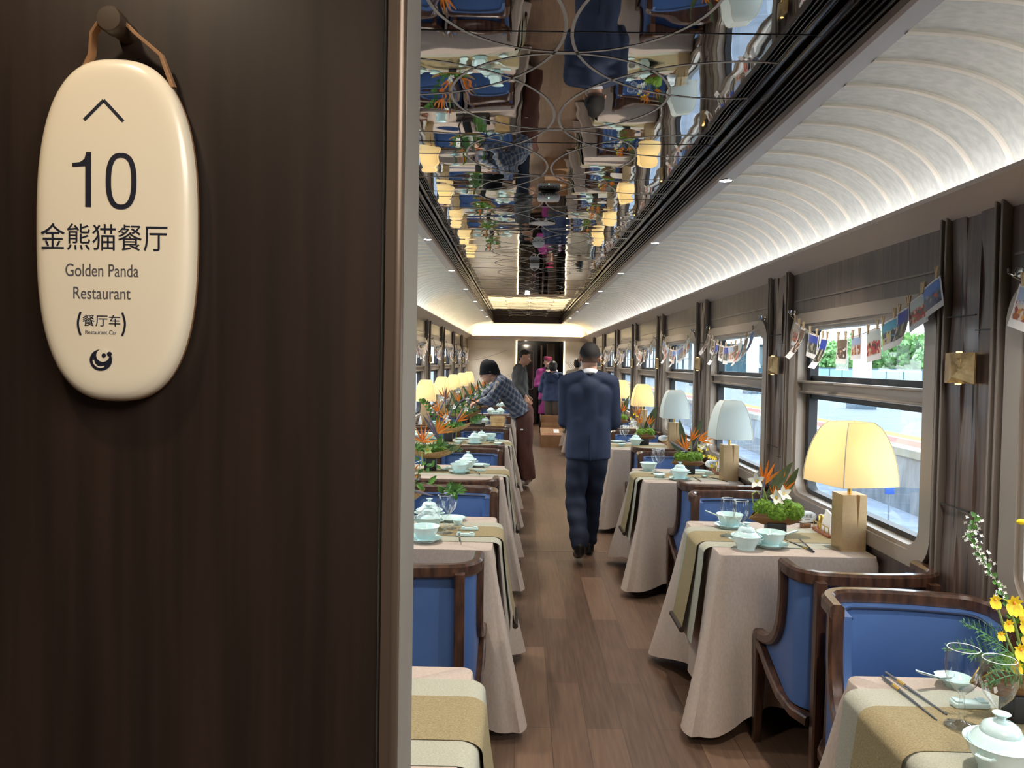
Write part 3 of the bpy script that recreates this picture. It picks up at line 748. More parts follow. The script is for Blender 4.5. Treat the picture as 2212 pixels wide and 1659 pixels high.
def hair(par, P_, keep, m='hair', grow=1.06, s=1.0, name='hair', noise=.0):
    b = MB(); nu, nv = 40, 28; vs = []; ok = []
    for j in range(nv + 1):
        t = PI * j / nv
        for i in range(nu):
            a = 2 * PI * i / nu; d = (math.sin(t) * math.cos(a), math.sin(t) * math.sin(a), -math.cos(t))
            g = grow + noise * math.sin(7 * a) * math.sin(5 * t)
            z = d[2] * .092 * g if d[2] > 0 else d[2] * .115 * g
            vs.append(P_(d[0] * .0765 * g, -.010 + d[1] * .096 * g, .028 + z)); ok.append(keep(*d))
    fs = []
    for j in range(nv):
        for i in range(nu):
            k = (i + 1) % nu; f = (j * nu + i, j * nu + k, (j + 1) * nu + k, (j + 1) * nu + i)
            if sum(ok[q] for q in f) >= 3: fs.append(f)
    b.add(vs, fs); o = b.build(name, M[m], par, 70)
    md = o.modifiers.new('t', 'SOLIDIFY'); md.thickness = .012 * s; md.offset = -1; return o
def hand(bl, w, d, pal, s=1.0, curl=.5, spread=.3):
    # palm and five bent fingers; d = pointing direction, pal = palm normal
    w, d, pal = V(*w), V(*d).normalized(), V(*pal).normalized(); sd = d.cross(pal).normalized(); pal = sd.cross(d).normalized()
    for q in (-.024, -.008, .008, .024): bl.cone(w + sd * q * .6 * s, .013 * s, w + (d * .085 + sd * q) * s, .0125 * s)
    for i, (q, L) in enumerate(((-.027, .066), (-.009, .078), (.009, .074), (.027, .058))):
        p0 = w + (d * .088 + sd * q) * s; c1 = curl * (.7 + .12 * i)
        d1 = (d * math.cos(c1 * .6) + pal * math.sin(c1 * .6) + sd * q * spread * 6).normalized(); p1 = p0 + d1 * L * .45 * s
        d2 = (d * math.cos(c1 * 1.5) + pal * math.sin(c1 * 1.5)).normalized(); p2 = p1 + d2 * L * .32 * s; d3 = (d * math.cos(c1 * 2.2) + pal * math.sin(c1 * 2.2)).normalized()
        bl.cone(p0, .0092 * s, p1, .0086 * s, n=10).cone(p1, .0086 * s, p2, .008 * s, n=10).cone(p2, .008 * s, p2 + d3 * L * .24 * s, .0068 * s, n=10)
    t0 = w + (d * .028 - sd * .024) * s; t1 = t0 + (d * .035 - sd * .026 + pal * .012) * s; bl.cone(t0, .0125 * s, t1, .0105 * s, n=10).cone(t1, .0105 * s, t1 + (d * .030 - sd * .004 + pal * .010) * s, .008 * s, n=10)
def person(bl, lab, vox): 
    o = bl.done('person', M['skin'], None, vox, 3); return tag(o, lab, 'person')
def shoe(p, d, L=.27, m='shoe', pitch=0.0):
    bl = Blob(); p, d = V(*p), V(*d).normalized(); u = V(0, 0, 1) * math.cos(pitch) ; dd = (d * math.cos(pitch) - V(0, 0, 1) * math.sin(pitch)).normalized(); up = V(0, 0, 1)
    bl.cone(p + up * .05, .042, p + dd * L * .62 + up * .038, .043, flat=(0, 0, 1), k=.85).cone(p + dd * L * .62 + up * .034, .043, p + dd * (L - .045) + up * .03, .034, flat=(0, 0, 1), k=.7).cone(p + up * .05, .042, p + up * .09 - d * .0, .042)
    return bl

# ---------- walking man in the navy suit, back to us
def suit_man():
    X, Y = .53, 5.98; f = V(0, 1, 0)
    Lh, Rh = V(X - .085, Y, .90), V(X + .085, Y, .90); Lk, Rk = V(.440, Y - .02, .49), V(.580, Y + .12, .50); La, Ra = V(.468, Y - .18, .155), V(.572, Y + .20, .085)
    Ls, Rs = V(X - .172, Y, 1.39), V(X + .172, Y, 1.39); Le, Re = V(.352, Y + .03, 1.09), V(.728, Y + .03, 1.08); Lw, Rw = V(.40, Y + .26, 1.10), V(.655, Y + .26, 1.09)
    hc = V(.533, Y + .03, 1.585)
    bl = Blob(); P_, R = head(bl, hc, f); bl.cone((X, Y - .01, 1.40), .06, hc + V(0, -.015, -.06), .056)
    bl.chain([(X, Y, 1.36), (X, Y, 1.15), (X, Y, .95)], [.11, .10, .11], flat=(0, 1, 0), k=.75)
    for a, b_, c in ((Ls, Le, Lw), (Rs, Re, Rw)): bl.chain([a, b_, c], [.045, .04, .028])
    for a, b_, c in ((Lh, Lk, La), (Rh, Rk, Ra)): bl.chain([a, b_, c], [.07, .05, .04])
    hand(bl, Lw, (.45, .8, .1), (.6, -.2, -.5)); hand(bl, Rw, (-.45, .8, .1), (-.6, -.2, -.5))
    o = person(bl, 'man in navy suit walking away down the aisle, seen from behind', .0065)
    hair(o, P_, lambda x, y, z: z > -.62 and (z > .35 or y < .3) and not (abs(x) > .8 and z < -.05 and y > -.45), 'fade', 1.05)
    j = Blob()
    j.cone((X, Y - .012, 1.36), .112, (X, Y - .008, 1.12), .118, flat=(0, 1, 0), k=.98).cone((X, Y - .008, 1.12), .118, (X, Y - .012, .80), .118, flat=(0, 1, 0), k=.98, end1=False)
    for s in (-1, 1):
        j.cone((X + s * .070, Y - .004, 1.315), .122, (X + s * .058, Y + .0, 1.10), .112, flat=(0, 1, 0), k=.88).cone((X + s * .058, Y, 1.10), .112, (X + s * .064, Y - .01, .80), .114, flat=(0, 1, 0), k=.98, end1=False)
        j.cone((X + s * .035, Y - .015, 1.435), .060, (X + s * .165, Y, 1.395), .066)
    for a, b_, c in ((Ls, Le, Lw), (Rs, Re, Rw)): j.cone(a, .068, b_, .060).cone(b_, .060, b_.lerp(c, .85), .048, end1=False)
    j.done('suit_jacket', M['suit'], o, .009, 9, wr=[(.0018, (34, 10, 14), 0, 0), (.0014, (-20, 0, 36), 1, 0)])
    b = MB(); b.tube([(X + .005, Y - .126, 1.00), (X + .003, Y - .1275, .90), (X + .012, Y - .1275, .80)], .0028, 6); b.build('vent', M['seam'], o)
    c = Blob(); c.cone((X, Y - .012, 1.455), .069, (X, Y - .002, 1.492), .064, end0=False, end1=False); c.done('shirt_collar', M['white_cloth'], o, .006, 2)
    t = Blob()
    t.cone((X - .05, Y, .92), .098, (X - .06, Y, .84), .098, flat=(0, 1, 0), k=.95).cone((X + .05, Y, .92), .098, (X + .06, Y, .84), .098, flat=(0, 1, 0), k=.95)
    t.chain([Lh + V(.012, 0, -.06), Lk, La + V(0, 0, .03)], [.094, .080, .070], end1=True).chain([Rh + V(-.012, 0, -.06), Rk, Ra + V(0, 0, .05)], [.094, .080, .068])
    t.done('trousers', M['trouser'], o, .009, 4, wr=[(.004, (0, 20, 46), 0, 0), (.003, (36, 0, 30), 1, 0)])
    shoe((.468, Y - .21, .075), (0, 1, 0), .27, pitch=.30).done('shoe', M['shoe'], o, .007, 3); shoe((.572, Y + .18, .0), (0, 1, 0), .27).done('shoe', M['shoe'], o, .007, 3)
suit_man()
# ---------- young man in plaid shirt and beanie bending over the table
def plaid_man():
    Y = 9.42
    Lh, Rh = V(.055, Y + .10, .86), V(.055, Y - .09, .86); Rk, Lk = V(.06, Y - .09, .48), V(.05, Y + .12, .48); Ra, La = V(.105, Y - .07, .115), V(.06, Y + .13, .09)
    Rs, Ls = V(-.225, Y - .17, 1.285), V(-.245, Y + .17, 1.285); Re, Le = V(-.355, Y - .21, 1.065), V(-.46, Y + .18, 1.09); Rw, Lw = V(-.495, Y - .15, 1.058), V(-.665, Y + .08, .985)
    hc = V(-.394, Y + .0, 1.402); f = V(-1, -.10, -.18)
    bl = Blob(); P_, R = head(bl, hc, f); bl.cone((-.255, Y, 1.325), .060, hc + V(.035, 0, -.05), .054)
    bl.chain([(-.20, Y, 1.24), (-.08, Y, 1.06), (.04, Y, .92)], [.10, .10, .11], flat=(1, 0, .7), k=.8)
    for a, b_, c in ((Ls, Le, Lw), (Rs, Re, Rw)): bl.chain([a, b_, c], [.045, .038, .027])
    for a, b_, c in ((Lh, Lk, La), (Rh, Rk, Ra)): bl.chain([a, b_, c], [.07, .05, .04])
    hand(bl, Rw, (-.95, .1, -.35), (0, .3, -1), curl=.75); hand(bl, Lw, (-.95, -.2, -.2), (0, 0, -1), curl=.55)
    o = person(bl, 'young man in blue plaid shirt and black knit hat leaning over table', .0065); face(o, P_)
    hair(o, P_, lambda x, y, z: z > -.45 and y < .1 and abs(x) < .95, 'hair', 1.03)
    # knit hat: bell with a turned brim, low at the back of the neck
    b = MB(); nu = 36; prof = [(1.33, -.012), (1.29, .012), (1.21, .045), (1.14, .08), (1.02, .115), (.82, .143), (.55, .160), (.25, .168), (.02, .170)]
    vs = [P_(.0765 * g * math.cos(2 * PI * i / nu), -.012 + .098 * g * math.sin(2 * PI * i / nu), z + (-.022 if math.sin(2 * PI * i / nu) < -.2 else 0) * (1 if z < .03 else .3) + .004 * math.sin(2 * PI * i / nu)) for g, z in prof for i in range(nu)]
    b.add(vs, [(k * nu + i, k * nu + (i + 1) % nu, (k + 1) * nu + (i + 1) % nu, (k + 1) * nu + i) for k in range(len(prof) - 1) for i in range(nu)]); h = b.build('knit_hat', M['black_knit'], o, 60)
    b = MB(); p = P_(-.099, -.01, .012); b.rbox(p, (.022, .006, .008), .002); b.build('hat_label', M['paper'], h)
    s = Blob()
    for q in (-1, 1):
        s.cone((-.215, Y + q * .09, 1.245), .118, (-.085, Y + q * .085, 1.06), .128, flat=(1, 0, .7), k=.95).cone((-.085, Y + q * .085, 1.06), .128, (.015, Y + q * .085, .90), .140, flat=(1, 0, .7), k=.92, end1=False)
        s.cone((-.25, Y + q * .05, 1.31), .062, (-.23, Y + q * .165, 1.285), .075)
    s.chain([Rs, Re], [.083, .074]).cone(Re, .074, Re.lerp(Rw, .92), .050, end1=False).chain([Ls, Le], [.083, .072]).cone(Le, .072, Le.lerp(Lw, .9), .050, end1=False)
    s.cone((-.258, Y, 1.315), .076, (-.305, Y, 1.352), .068, end1=False)
    s.done('plaid_shirt', M['plaid'], o, .009, 4, wr=[(.005, (30, 18, 26), 0, 0), (.004, (-36, 10, 40), 1.3, 0)])
    t = Blob()
    for q in (-1, 1): t.cone((.055, Y + q * .06, .94), .105, (.058, Y + q * .07, .82), .110)
    t.chain([Rh, Rk, Ra + V(0, 0, .005)], [.108, .098, .096], end1=False).chain([Lh, Lk, La + V(0, 0, .01)], [.108, .098, .094], end1=False)
    tr = t.done('trousers', M['brown_cloth'], o, .009, 4, wr=[(.005, (24, 30, 4), 0, 0), (.004, (40, -20, 16), 1, 0)])
    b = MB(); b.rbox((.02, Y - .205, .73), (.035, .006, .018), .003); b.build('pocket_label', M['paper'], tr)
    sh = shoe((.125, Y - .05, .065), (-.85, -.5, 0), .27, pitch=.24); sh.done('shoe', mat('white_sneaker', srgb(206, 200, 190), .6), o, .007, 3); shoe((.09, Y + .14, 0), (-.9, -.2, 0), .27).done('shoe', bpy.data.materials['white_sneaker'], o, .007, 3)
plaid_man()
def stander(X, Y, H, f, lab, torso, legs, elb, wri, hairfn, opts=None):
    # upright figure: H total height, f facing; elb/wri = ((side, fwd, z) left, right)
    opts = opts or {}; f = V(*f).normalized(); r = f.cross(V(0, 0, 1)); k = H / 1.72
    A = lambda s, fw, z: V(X, Y, 0) + r * s * k + f * fw * k + V(0, 0, z * k)
    bl = Blob(); lf = V(*opts.get('look', tuple(f))); P_, R = head(bl, A(0, opts.get('hf', .03), 1.585), lf, s=k * opts.get('hs', 1)); bl.cone(A(0, -.01, 1.42), .056 * k, A(0, opts.get('hf', .03) - .015, 1.53), .052 * k)
    bl.chain([A(0, 0, 1.36), A(0, 0, 1.15), A(0, 0, .95)], [.10 * k, .095 * k, .11 * k], flat=tuple(f), k=.75)
    sh = (A(-.17, 0, 1.405), A(.17, 0, 1.405)); el = [A(*q) for q in elb]; wr = [A(*q) for q in wri]
    for i in (0, 1): bl.chain([sh[i], el[i], wr[i]], [.042 * k, .036 * k, .026 * k])
    for s in (-1, 1): bl.chain([A(s * .085, 0, .90), A(s * .085, .015, .49), A(s * .085, -.01, .09)], [.07 * k, .05 * k, .038 * k])
    for i, s in ((0, -1), (1, 1)): hand(bl, wr[i], tuple(opts.get('hd', f * .5 + V(0, 0, -1))), tuple(r * -s), s=k, curl=.5)
    o = person(bl, lab, .0085); face(o, P_, k); hairfn(o, P_, k)
    w = opts.get('w', 1.0); hem = opts.get('hem', .88); j = Blob()
    j.cone(A(0, .0, 1.36), .108 * k * w, A(0, .01, 1.12), .110 * k * w, flat=tuple(f), k=.95).cone(A(0, .01, 1.12), .110 * k * w, A(0, 0, hem), .122 * k * w, flat=tuple(f), k=.95, end1=False)
    for s in (-1, 1):
        j.cone(A(s * .068 * w, 0, 1.31), .115 * k * w, A(s * .072 * w, .01, 1.12), .112 * k * w, flat=tuple(f), k=.9).cone(A(s * .072 * w, .01, 1.12), .112 * k * w, A(s * .08 * w, .0, hem), .125 * k * w, flat=tuple(f), k=.95, end1=False)
        j.cone(A(s * .04, -.015, 1.435), .062 * k, A(s * .165, 0, 1.40), .066 * k)
    for i in (0, 1): j.cone(sh[i], .070 * k * w, el[i], .062 * k * w).cone(el[i], .062 * k * w, el[i].lerp(wr[i], .9), .046 * k, end1=False)
    j.done(opts.get('top', 'jacket'), M[torso], o, .010, 4, wr=[(.004, (30, 14, 26), 0, 0), (.003, (-24, 10, 44), 1, 0)])
    t = Blob()
    for s in (-1, 1): t.cone(A(s * .055, 0, .93), .105 * k, A(s * .07, 0, .84), .10 * k).chain([A(s * .085, 0, .86), A(s * .085, .015, .49), A(s * .085, -.01, .09)], [.098 * k, .075 * k, .068 * k], end1=False)
    t.done('trousers', M[legs], o, .010, 4)
    for s in (-1, 1): shoe(tuple(A(s * .085, -.05, 0)), tuple(f), .26 * k).done('shoe', M['shoe'], o, .008, 2)
    return o, P_, A, k
short = lambda o, P_, k: hair(o, P_, lambda x, y, z: z > (.50 if y > .55 else .12 if y > -.1 else -.40), 'hair', 1.045, k)
bob = lambda o, P_, k: hair(o, P_, lambda x, y, z: (z > .30) or (y < .25 and z > -.95), 'hair', 1.14, k)
# man in charcoal jacket looking down to the right
stander(-.02, 12.35, 1.75, (1, -.15, 0), 'man in charcoal jacket standing in profile, looking down beside doorway', 'black_jacket', 'trouser', ((-.23, -.02, 1.12), (.23, -.03, 1.13)), ((-.20, .10, .97), (.20, .13, .98)), short, {'look': (1, -.25, -.25), 'hem': .93, 'w': 1.14, 'hf': .075})
# train attendant in magenta
o, P_, A, k = stander(.535, 15.75, 1.66, (.25, -1, 0), 'train attendant in magenta uniform and crimson pillbox hat facing us', 'magenta', 'black_knit', ((-.24, .02, 1.12), (.24, .02, 1.12)), ((-.10, .18, 1.08), (.10, .18, 1.08)),
            lambda o, P_, k: hair(o, P_, lambda x, y, z: (z > .35) or (y < 0 and z > -.5), 'hair', 1.05, k), {'look': (.3, -1, -.15), 'hd': (0, -.6, -.2), 'hem': .80, 'w': .9, 'top': 'uniform_jacket'})
b = MB(); nu = 28
prof = [(1.10, .052), (1.12, .06), (1.10, .115), (1.0, .126), (.0, .128)]
b.add([P_(.078 * g * math.cos(2 * PI * i / nu), -.012 + .096 * g * math.sin(2 * PI * i / nu), z) for g, z in prof for i in range(nu)], [(q * nu + i, q * nu + (i + 1) % nu, (q + 1) * nu + (i + 1) % nu, (q + 1) * nu + i) for q in range(len(prof) - 1) for i in range(nu)])
h = b.build('pillbox_hat', M['hat_red'], o, 40); b = MB(); b.ell(P_(0, .098, .075), (.009, .006, .009), 10, 8); b.build('badge', M['bright_gold'], h)
s = Blob(); s.cone(A(0, -.005, 1.425), .070 * k, A(0, .012, 1.485), .062 * k).ell(A(.02, .095, 1.40), (.05, .03, .05)); s.done('scarf', nmat('patterned_scarf', srgb(40, 52, 70), srgb(216, 206, 170), (1, 1, 1), 34, rough=.6, lo=.46, hi=.54), o, .008, 2)
s = Blob()
for q in (-1, 1): s.cone(A(q * .05, 0, .86), .115 * k, A(q * .06, 0, .50), .12 * k, end1=False)
s.done('skirt', M['magenta'], o, .010, 3)
# child-sized figure in navy hoodie, back to us
o, P_, A, k = stander(.615, 14.95, 1.57, (.35, 1, 0), 'person with short black hair in navy hooded jacket, back to us', 'hoodie', 'brown_trouser', ((-.25, .0, 1.10), (.25, .0, 1.10)), ((-.20, .20, 1.10), (.20, .2, 1.10)),
            lambda o, P_, k: hair(o, P_, lambda x, y, z: (z > .15) or (y < .35 and z > -.9), 'hair', 1.19, k), {'hem': .86, 'w': 1.12, 'top': 'hooded_jacket', 'look': (.5, 1, 0)})
s = Blob(); s.cone(A(-.10, -.09, 1.40), .062 * k, A(.10, -.09, 1.40), .062 * k).ell(A(0, -.12, 1.34), (.11, .055, .09)); s.done('hood', M['hoodie'], o, .009, 4)
c = Blob(); c.cone(A(.04, .06, 1.45), .05 * k, A(.05, .07, 1.49), .045 * k); c.done('collar', M['white_cloth'], o, .008, 2)
# person in cream jacket partly hidden behind the suited man
stander(1.215, 16.62, 1.64, (.15, 1, 0), 'person in cream jacket with dark bobbed hair, behind the suited man', 'cream_cloth', 'brown_trouser', ((-.25, .02, 1.12), (.25, .02, 1.12)), ((-.2, .2, 1.06), (.2, .2, 1.06)), bob, {'w': 1.1, 'hem': .85})
# ================================================================== FURNITURE
NR = lambda j: '%s right-hand table' % ORD[j]
NL = lambda j: '%s left-hand table' % ORD[j]
TZ = .752
# ---- tables with cloths
def table_proto(x0, x1):
    t = thing('dining_table', 'dark wood dining table', 'table')
    b = MB(); b.rbox(((x0 + x1) / 2, 0, .725), (x1 - x0 - .02, .67, .04), .012); b.build('tabletop', M['walnut'], t)
    for x in ((x0 + .10), (x1 - .10)):
        b = MB(); b.rbox((x, 0, .37), (.07, .07, .67), .01); b.rbox((x, 0, .02), (.08, .5, .04), .012); b.build('leg', M['walnut'], t)
    return Proto(t)
def cloth_mesh(x0, x1, aisle, seed):
    # top with rounded corners, long drop gathered into cones at the two aisle corners; wall side stays short
    r = random.Random(seed); hy = .345; rc = .03
    per = []   # (x, y, nx, ny, cornerweight)
    def seg(xa, ya, xb, yb, nx, ny, n):
        for i in range(n): u = i / n; per.append([xa + (xb - xa) * u, ya + (yb - ya) * u, nx, ny])
    def cor(cx, cy, a0, n=10):
        for i in range(n): a = a0 + PI / 2 * i / n; per.append([cx + rc * math.cos(a), cy + rc * math.sin(a), math.cos(a), math.sin(a)])
    nx_ = 44
    seg(x0, hy - rc, x0, -hy + rc, -1, 0, 36); cor(x0 + rc, -hy + rc, PI); seg(x0 + rc, -hy, x1 - rc, -hy, 0, -1, nx_)
    cor(x1 - rc, -hy + rc, 1.5 * PI); seg(x1, -hy + rc, x1, hy - rc, 1, 0, 36); cor(x1 - rc, hy - rc, 0); seg(x1 - rc, hy, x0 + rc, hy, 0, 1, nx_); cor(x0 + rc, hy - rc, PI / 2)
    N = len(per); xa = x0 if aisle < 0 else x1; xw = x1 if aisle < 0 else x0
    ts = [0, .012, .03, .06, .1, .16, .24, .34, .46, .58, .7, .82, .91, 1.0]
    ph = [r.uniform(0, 6.28) for _ in range(6)]; vs = []
    for t in ts:
        for i, (x, y, nx, ny) in enumerate(per):
            dc = min(math.hypot(x - xa, y - hy), math.hypot(x - xa, y + hy))
            dw = abs(x - xw)
            cone = math.exp(-(dc / .10) ** 2)
            nxt = .045 * math.cos(dc / .075 * PI) * math.exp(-(dc / .2) ** 2)
            wave = .008 * math.sin(26 * (x + y) + ph[0]) + .008 * math.sin(47 * (x - y) + ph[1])
            wallf = min(1, max(0, (dw - .02) / .15))
            e = t ** 1.15
            o = .010 * min(1, t * 12) + e * (.165 * cone + (.03 if abs(nx) > .7 else .004) + nxt * (1 - cone) + wave * (1 - cone) * t) * wallf
            if cone > .3:
                sx, sy = (aisle if True else 0), (1 if y > 0 else -1); L = math.hypot(1, 1)
                k = .55 * min(1, (cone - .3) / .6); nx2, ny2 = nx * (1 - k) + k * sx / L, ny * (1 - k) + k * sy / L
            else: nx2, ny2 = nx, ny
            hem = .105 - .055 * cone + .012 * math.sin(9 * (x + y) + ph[2])
            hem = hem * wallf + (.45) * (1 - wallf)
            zz = TZ - .012 * (1 - math.cos(min(1, t / .03) * PI / 2)) * (t > 0) - max(0, t - .01) / .99 * (TZ - .012 - hem)
            px = x + nx2 * o
            px = min(px, XR - .012) if aisle < 0 else max(px, XL + .012)
            vs.append((px, y + ny2 * o, zz))
    b = MB(); fs = []
    for k in range(len(ts) - 1):
        for i in range(N): j = (i + 1) % N; fs.append((k * N + i, k * N + j, (k + 1) * N + j, (k + 1) * N + i))
    vs.append(((x0 + x1) / 2, 0, TZ)); fs += [(i, (i + 1) % N, len(vs) - 1)[::-1] for i in range(N)]
    b.add(vs, fs); return b
def runner_parts(x0, x1, aisle, name, label, loc, drop=.37):
    # pale band under a narrower olive band with a wooden rod at the aisle end
    t = thing(name, label, 'table runner', loc, 0, 'woven runners across the tables')
    xa = x0 if aisle < 0 else x1; xw = x1 if aisle < 0 else x0
    def band(hw, z, dr, off, bulge):
        path = []; n = 10
        path.append((xw - (-aisle) * .02 if False else xw + aisle * .03, TZ + z))
        path.append((xa - aisle * .03, TZ + z))
        for i in range(n + 1):
            a = PI / 2 * i / n; path.append((xa - aisle * .004 + aisle * (.026 + off) * math.sin(a), TZ + z - .03 + .03 * math.cos(a)))
        for i in range(1, 7): path.append((xa + aisle * (.022 + off + bulge * (i / 6) ** 1.2), TZ - .03 - dr * i / 6))
        b = MB(); vs = []
        for q, zz in path: vs += [(q, -hw, zz), (q, hw, zz)]
        fs = [(2 * i, 2 * i + 1, 2 * i + 3, 2 * i + 2) for i in range(len(path) - 1)]
        b.add(vs, fs)
        vs2 = [(x, y, z_ - .0012) for x, y, z_ in vs]; b.add(vs2, [f[::-1] for f in fs])
        return b, path[-1]
    b, _ = band(.205, .0016, drop + .03, .016, .045); b.build('pale_band', M['runner_pale'], t, 30)
    b, e = band(.105, .0036, drop, .024, .06); b.build('olive_band', M['runner_olive'], t, 30)
    b = MB(); b.tube([(e[0], -.115, e[1]), (e[0], .115, e[1])], .013, 12); b.build('rod', M['dark_wood'], t)
    return Proto(t)
RX0, RX1, LX0, LX1 = .852, 1.512, -1.252, -.112
tR, tL = table_proto(RX0, RX1), table_proto(LX0, LX1)
cmR = [cloth_mesh(RX0, RX1, -1, s).mesh('cloth', M['linen'], 60) for s in (1, 2)]
cmL = [cloth_mesh(LX0, LX1, 1, s).mesh('cloth', M['linen'], 60) for s in (3, 4)]
rR = runner_parts(RX0, RX1, -1, 'table_runner', 'runner', (0, 0, 0)); rL = runner_parts(LX0, LX1, 1, 'table_runner', 'runner', (0, 0, 0))
for side, n, T_, cms, rn, nm in (('right', 8, tR, cmR, rR, NR), ('left', 9, tL, cmL, rL, NL)):
    for j in range(n):
        T_.put((0, YT(j), 0), 0, 'dark dining table hidden under its cloth, %s' % nm(j), 'tables of the %s-hand row' % side)
        o = bpy.data.objects.new('tablecloth', cms[j % 2]); COL.objects.link(o); o.location = (0, YT(j), 0)
        tag(o, 'beige floor-length tablecloth of the %s' % nm(j), 'tablecloth', 'beige tablecloths of the %s-hand row' % side)
        if not (side == 'left' and j == 4): rn.put((0, YT(j) + (.06 if (j == 0) else 0), 0), 0, 'olive and pale woven runner hanging off the %s' % nm(j), 'runners of the %s-hand row' % side)

# ---- barrel-back dining chair, facing +y
def chair_proto():
    t = thing('dining_chair', 'chair', 'chair')
    # side stile curve in the yz plane (front edge of the shell)
    def stile(n=18):
        pts = [(-.058, .80), (-.060, .72), (-.056, .645), (-.04, .575), (-.005, .522), (.052, .482), (.12, .458), (.19, .446), (.228, .445)]
        out = []
        for i in range(len(pts) - 1):
            for k in range(3):
                u = k / 3; out.append((pts[i][0] + (pts[i + 1][0] - pts[i][0]) * u, pts[i][1] + (pts[i + 1][1] - pts[i][1]) * u))
        out.append(pts[-1]); 
        for _ in range(3):
            out = [out[0]] + [((out[i - 1][0] + 2 * out[i][0] + out[i + 1][0]) / 4, (out[i - 1][1] + 2 * out[i][1] + out[i + 1][1]) / 4) for i in range(1, len(out) - 1)] + [out[-1]]
        return out
    sc = stile()
    # U-shaped top rail
    hx = .248; yb = -.235; rc = .10
    def upath(hx, yb, rc, yf, n=8):
        p = [(-hx, yf)]
        p += [(-hx, yb + rc + (yf - yb - rc) * (1 - k / 3)) for k in range(1, 4)]
        p += [(-hx + rc - rc * math.cos(PI / 2 * k / n), yb + rc - rc * math.sin(PI / 2 * k / n)) for k in range(1, n + 1)]
        p += [(-hx + rc + (2 * hx - 2 * rc) * k / 8, yb - .012 * math.sin(PI * k / 8)) for k in range(1, 9)]
        p += [(hx - rc + rc * math.sin(PI / 2 * k / n), yb + rc - rc * math.cos(PI / 2 * k / n)) for k in range(1, n + 1)]
        p += [(hx, yb + rc + (yf - yb - rc) * k / 3) for k in range(1, 4)]
        return p
    b = MB(); b.sweep([(x, y, .802) for x, y in upath(hx, yb, rc, -.038)], .042, .05, bev=.22); b.build('top_rail', M['walnut'], t, 40)
    for s in (-1, 1):
        b = MB(); b.sweep([(s * hx, y, z) for y, z in sc], .042, .044, up=(1, 0, 0), bev=.2); b.build('side_stile', M['walnut'], t, 40)
        b = MB(); b.sweep([(s * hx, .212, .46), (s * hx, .212, .30), (s * (hx + .004), .216, 0)], [.044, .042, .03], [.046, .042, .03], up=(1, 0, 0)); b.build('leg', M['walnut'], t, 40)
        b = MB(); b.sweep([(s * .195, -.262, .83 - .03), (s * .197, -.262, .45), (s * .20, -.268, .2), (s * .205, -.285, 0)], [.042, .042, .04, .032], [.036, .036, .036, .03], up=(1, 0, 0)); b.build('leg', M['walnut'], t, 40)
        b = MB(); b.sweep([(s * hx, .216, .418), (s * hx, .15, .40), (s * hx, .06, .355), (s * hx, -.06, .315), (s * .238, -.17, .30), (s * .21, -.24, .298)], .036, .045, up=(1, 0, 0)); b.build('side_apron', M['walnut'], t, 40)
    b = MB(); b.rbox((0, -.245, .315), (.40, .03, .05), .006); b.build('back_apron', M['walnut'], t, 40)
    b = MB(); b.rbox((0, .213, .425), (.47, .03, .045), .006); b.build('front_apron', M['walnut'], t, 40)
    # upholstered shell
    def yf(z):
        if z >= sc[0][1]: return sc[0][0]
        for i in range(len(sc) - 1):
            (y0, z0), (y1, z1) = sc[i], sc[i + 1]
            if z0 >= z >= z1: return y0 + (y1 - y0) * ((z0 - z) / (z0 - z1) if z0 > z1 else 0)
        return .235 - max(0, (.445 - z)) * 1.6
    b = MB()
    def shell(off, flip):
        NZ = 16; rows = []
        for k in range(NZ + 1):
            z = .325 + (.785 - .325) * k / NZ
            f = min(yf(z), .212); f = max(f, -.12)
            if z < .445: f = .20 - (.445 - z) * 2.4
            p = upath(hx - .004 - off, yb + .004 + off, max(.03, rc - off), max(f, -.12))
            puff = (.010 * math.sin(PI * min(1, max(0, (z - .47) / .31)))) if off > .02 else 0
            rows.append([(x, y + (puff if abs(x) < .17 else 0), z) for x, y in p])
        return rows
    A, B = shell(0, 0), shell(.045, 1); n = len(A[0]); m = len(A)
    vs = [p for r in A for p in r] + [p for r in B for p in r]; o = n * m; fs = []
    for k in range(m - 1):
        for i in range(n - 1):
            q = k * n + i; fs.append((q, q + 1, q + n + 1, q + n)); fs.append((o + q, o + q + n, o + q + n + 1, o + q + 1))
        for i in (0, n - 1): q = k * n + i; fs.append((q, q + n, o + q + n, o + q))
    for k in (0, m - 1):
        for i in range(n - 1): q = k * n + i; fs.append((q, q + 1, o + q + 1, o + q))
    b.add(vs, fs); back = b.build('backrest', M['leather'], t, 50)
    b = MB()
    for s in (-1, 1): b.tube([(s * .165, -.185 + .012 * (z - .47) * 0 + .010 * math.sin(PI * (z - .47) / .31), z) for z in [.47 + .31 * k / 8 for k in range(9)]], .0022, 5)
    b.tube([(x, y + .004, .778) for x, y in upath(hx - .05, yb + .051, .055, -.07)], .004, 6)
    b.build('seam', M['seam'], back)
    b = MB(); b.rbox((0, .022, .437), (.43, .40, .075), .03, seg=4); b.build('seat', M['leather'], t, 50)
    return Proto(t)
cp_ = chair_proto()
rj = random.Random(11)
def chair(x, y, rz, lab, grp): cp_.put((x + rj.uniform(-.008, .008), y + rj.uniform(-.015, .015), 0), rz + rj.uniform(-.02, .02), lab, grp)
for j in range(8):
    if j > 0: chair(1.252, YT(j) - .628, 0, 'blue leather barrel chair on the near side of the %s, seen from behind' % NR(j), 'blue chairs of the right-hand row')
    chair(1.228 if j else 1.216, YT(j) + .625, PI - (0 if j else .15), 'blue leather barrel chair facing us across the %s' % NR(j), 'blue chairs of the right-hand row')
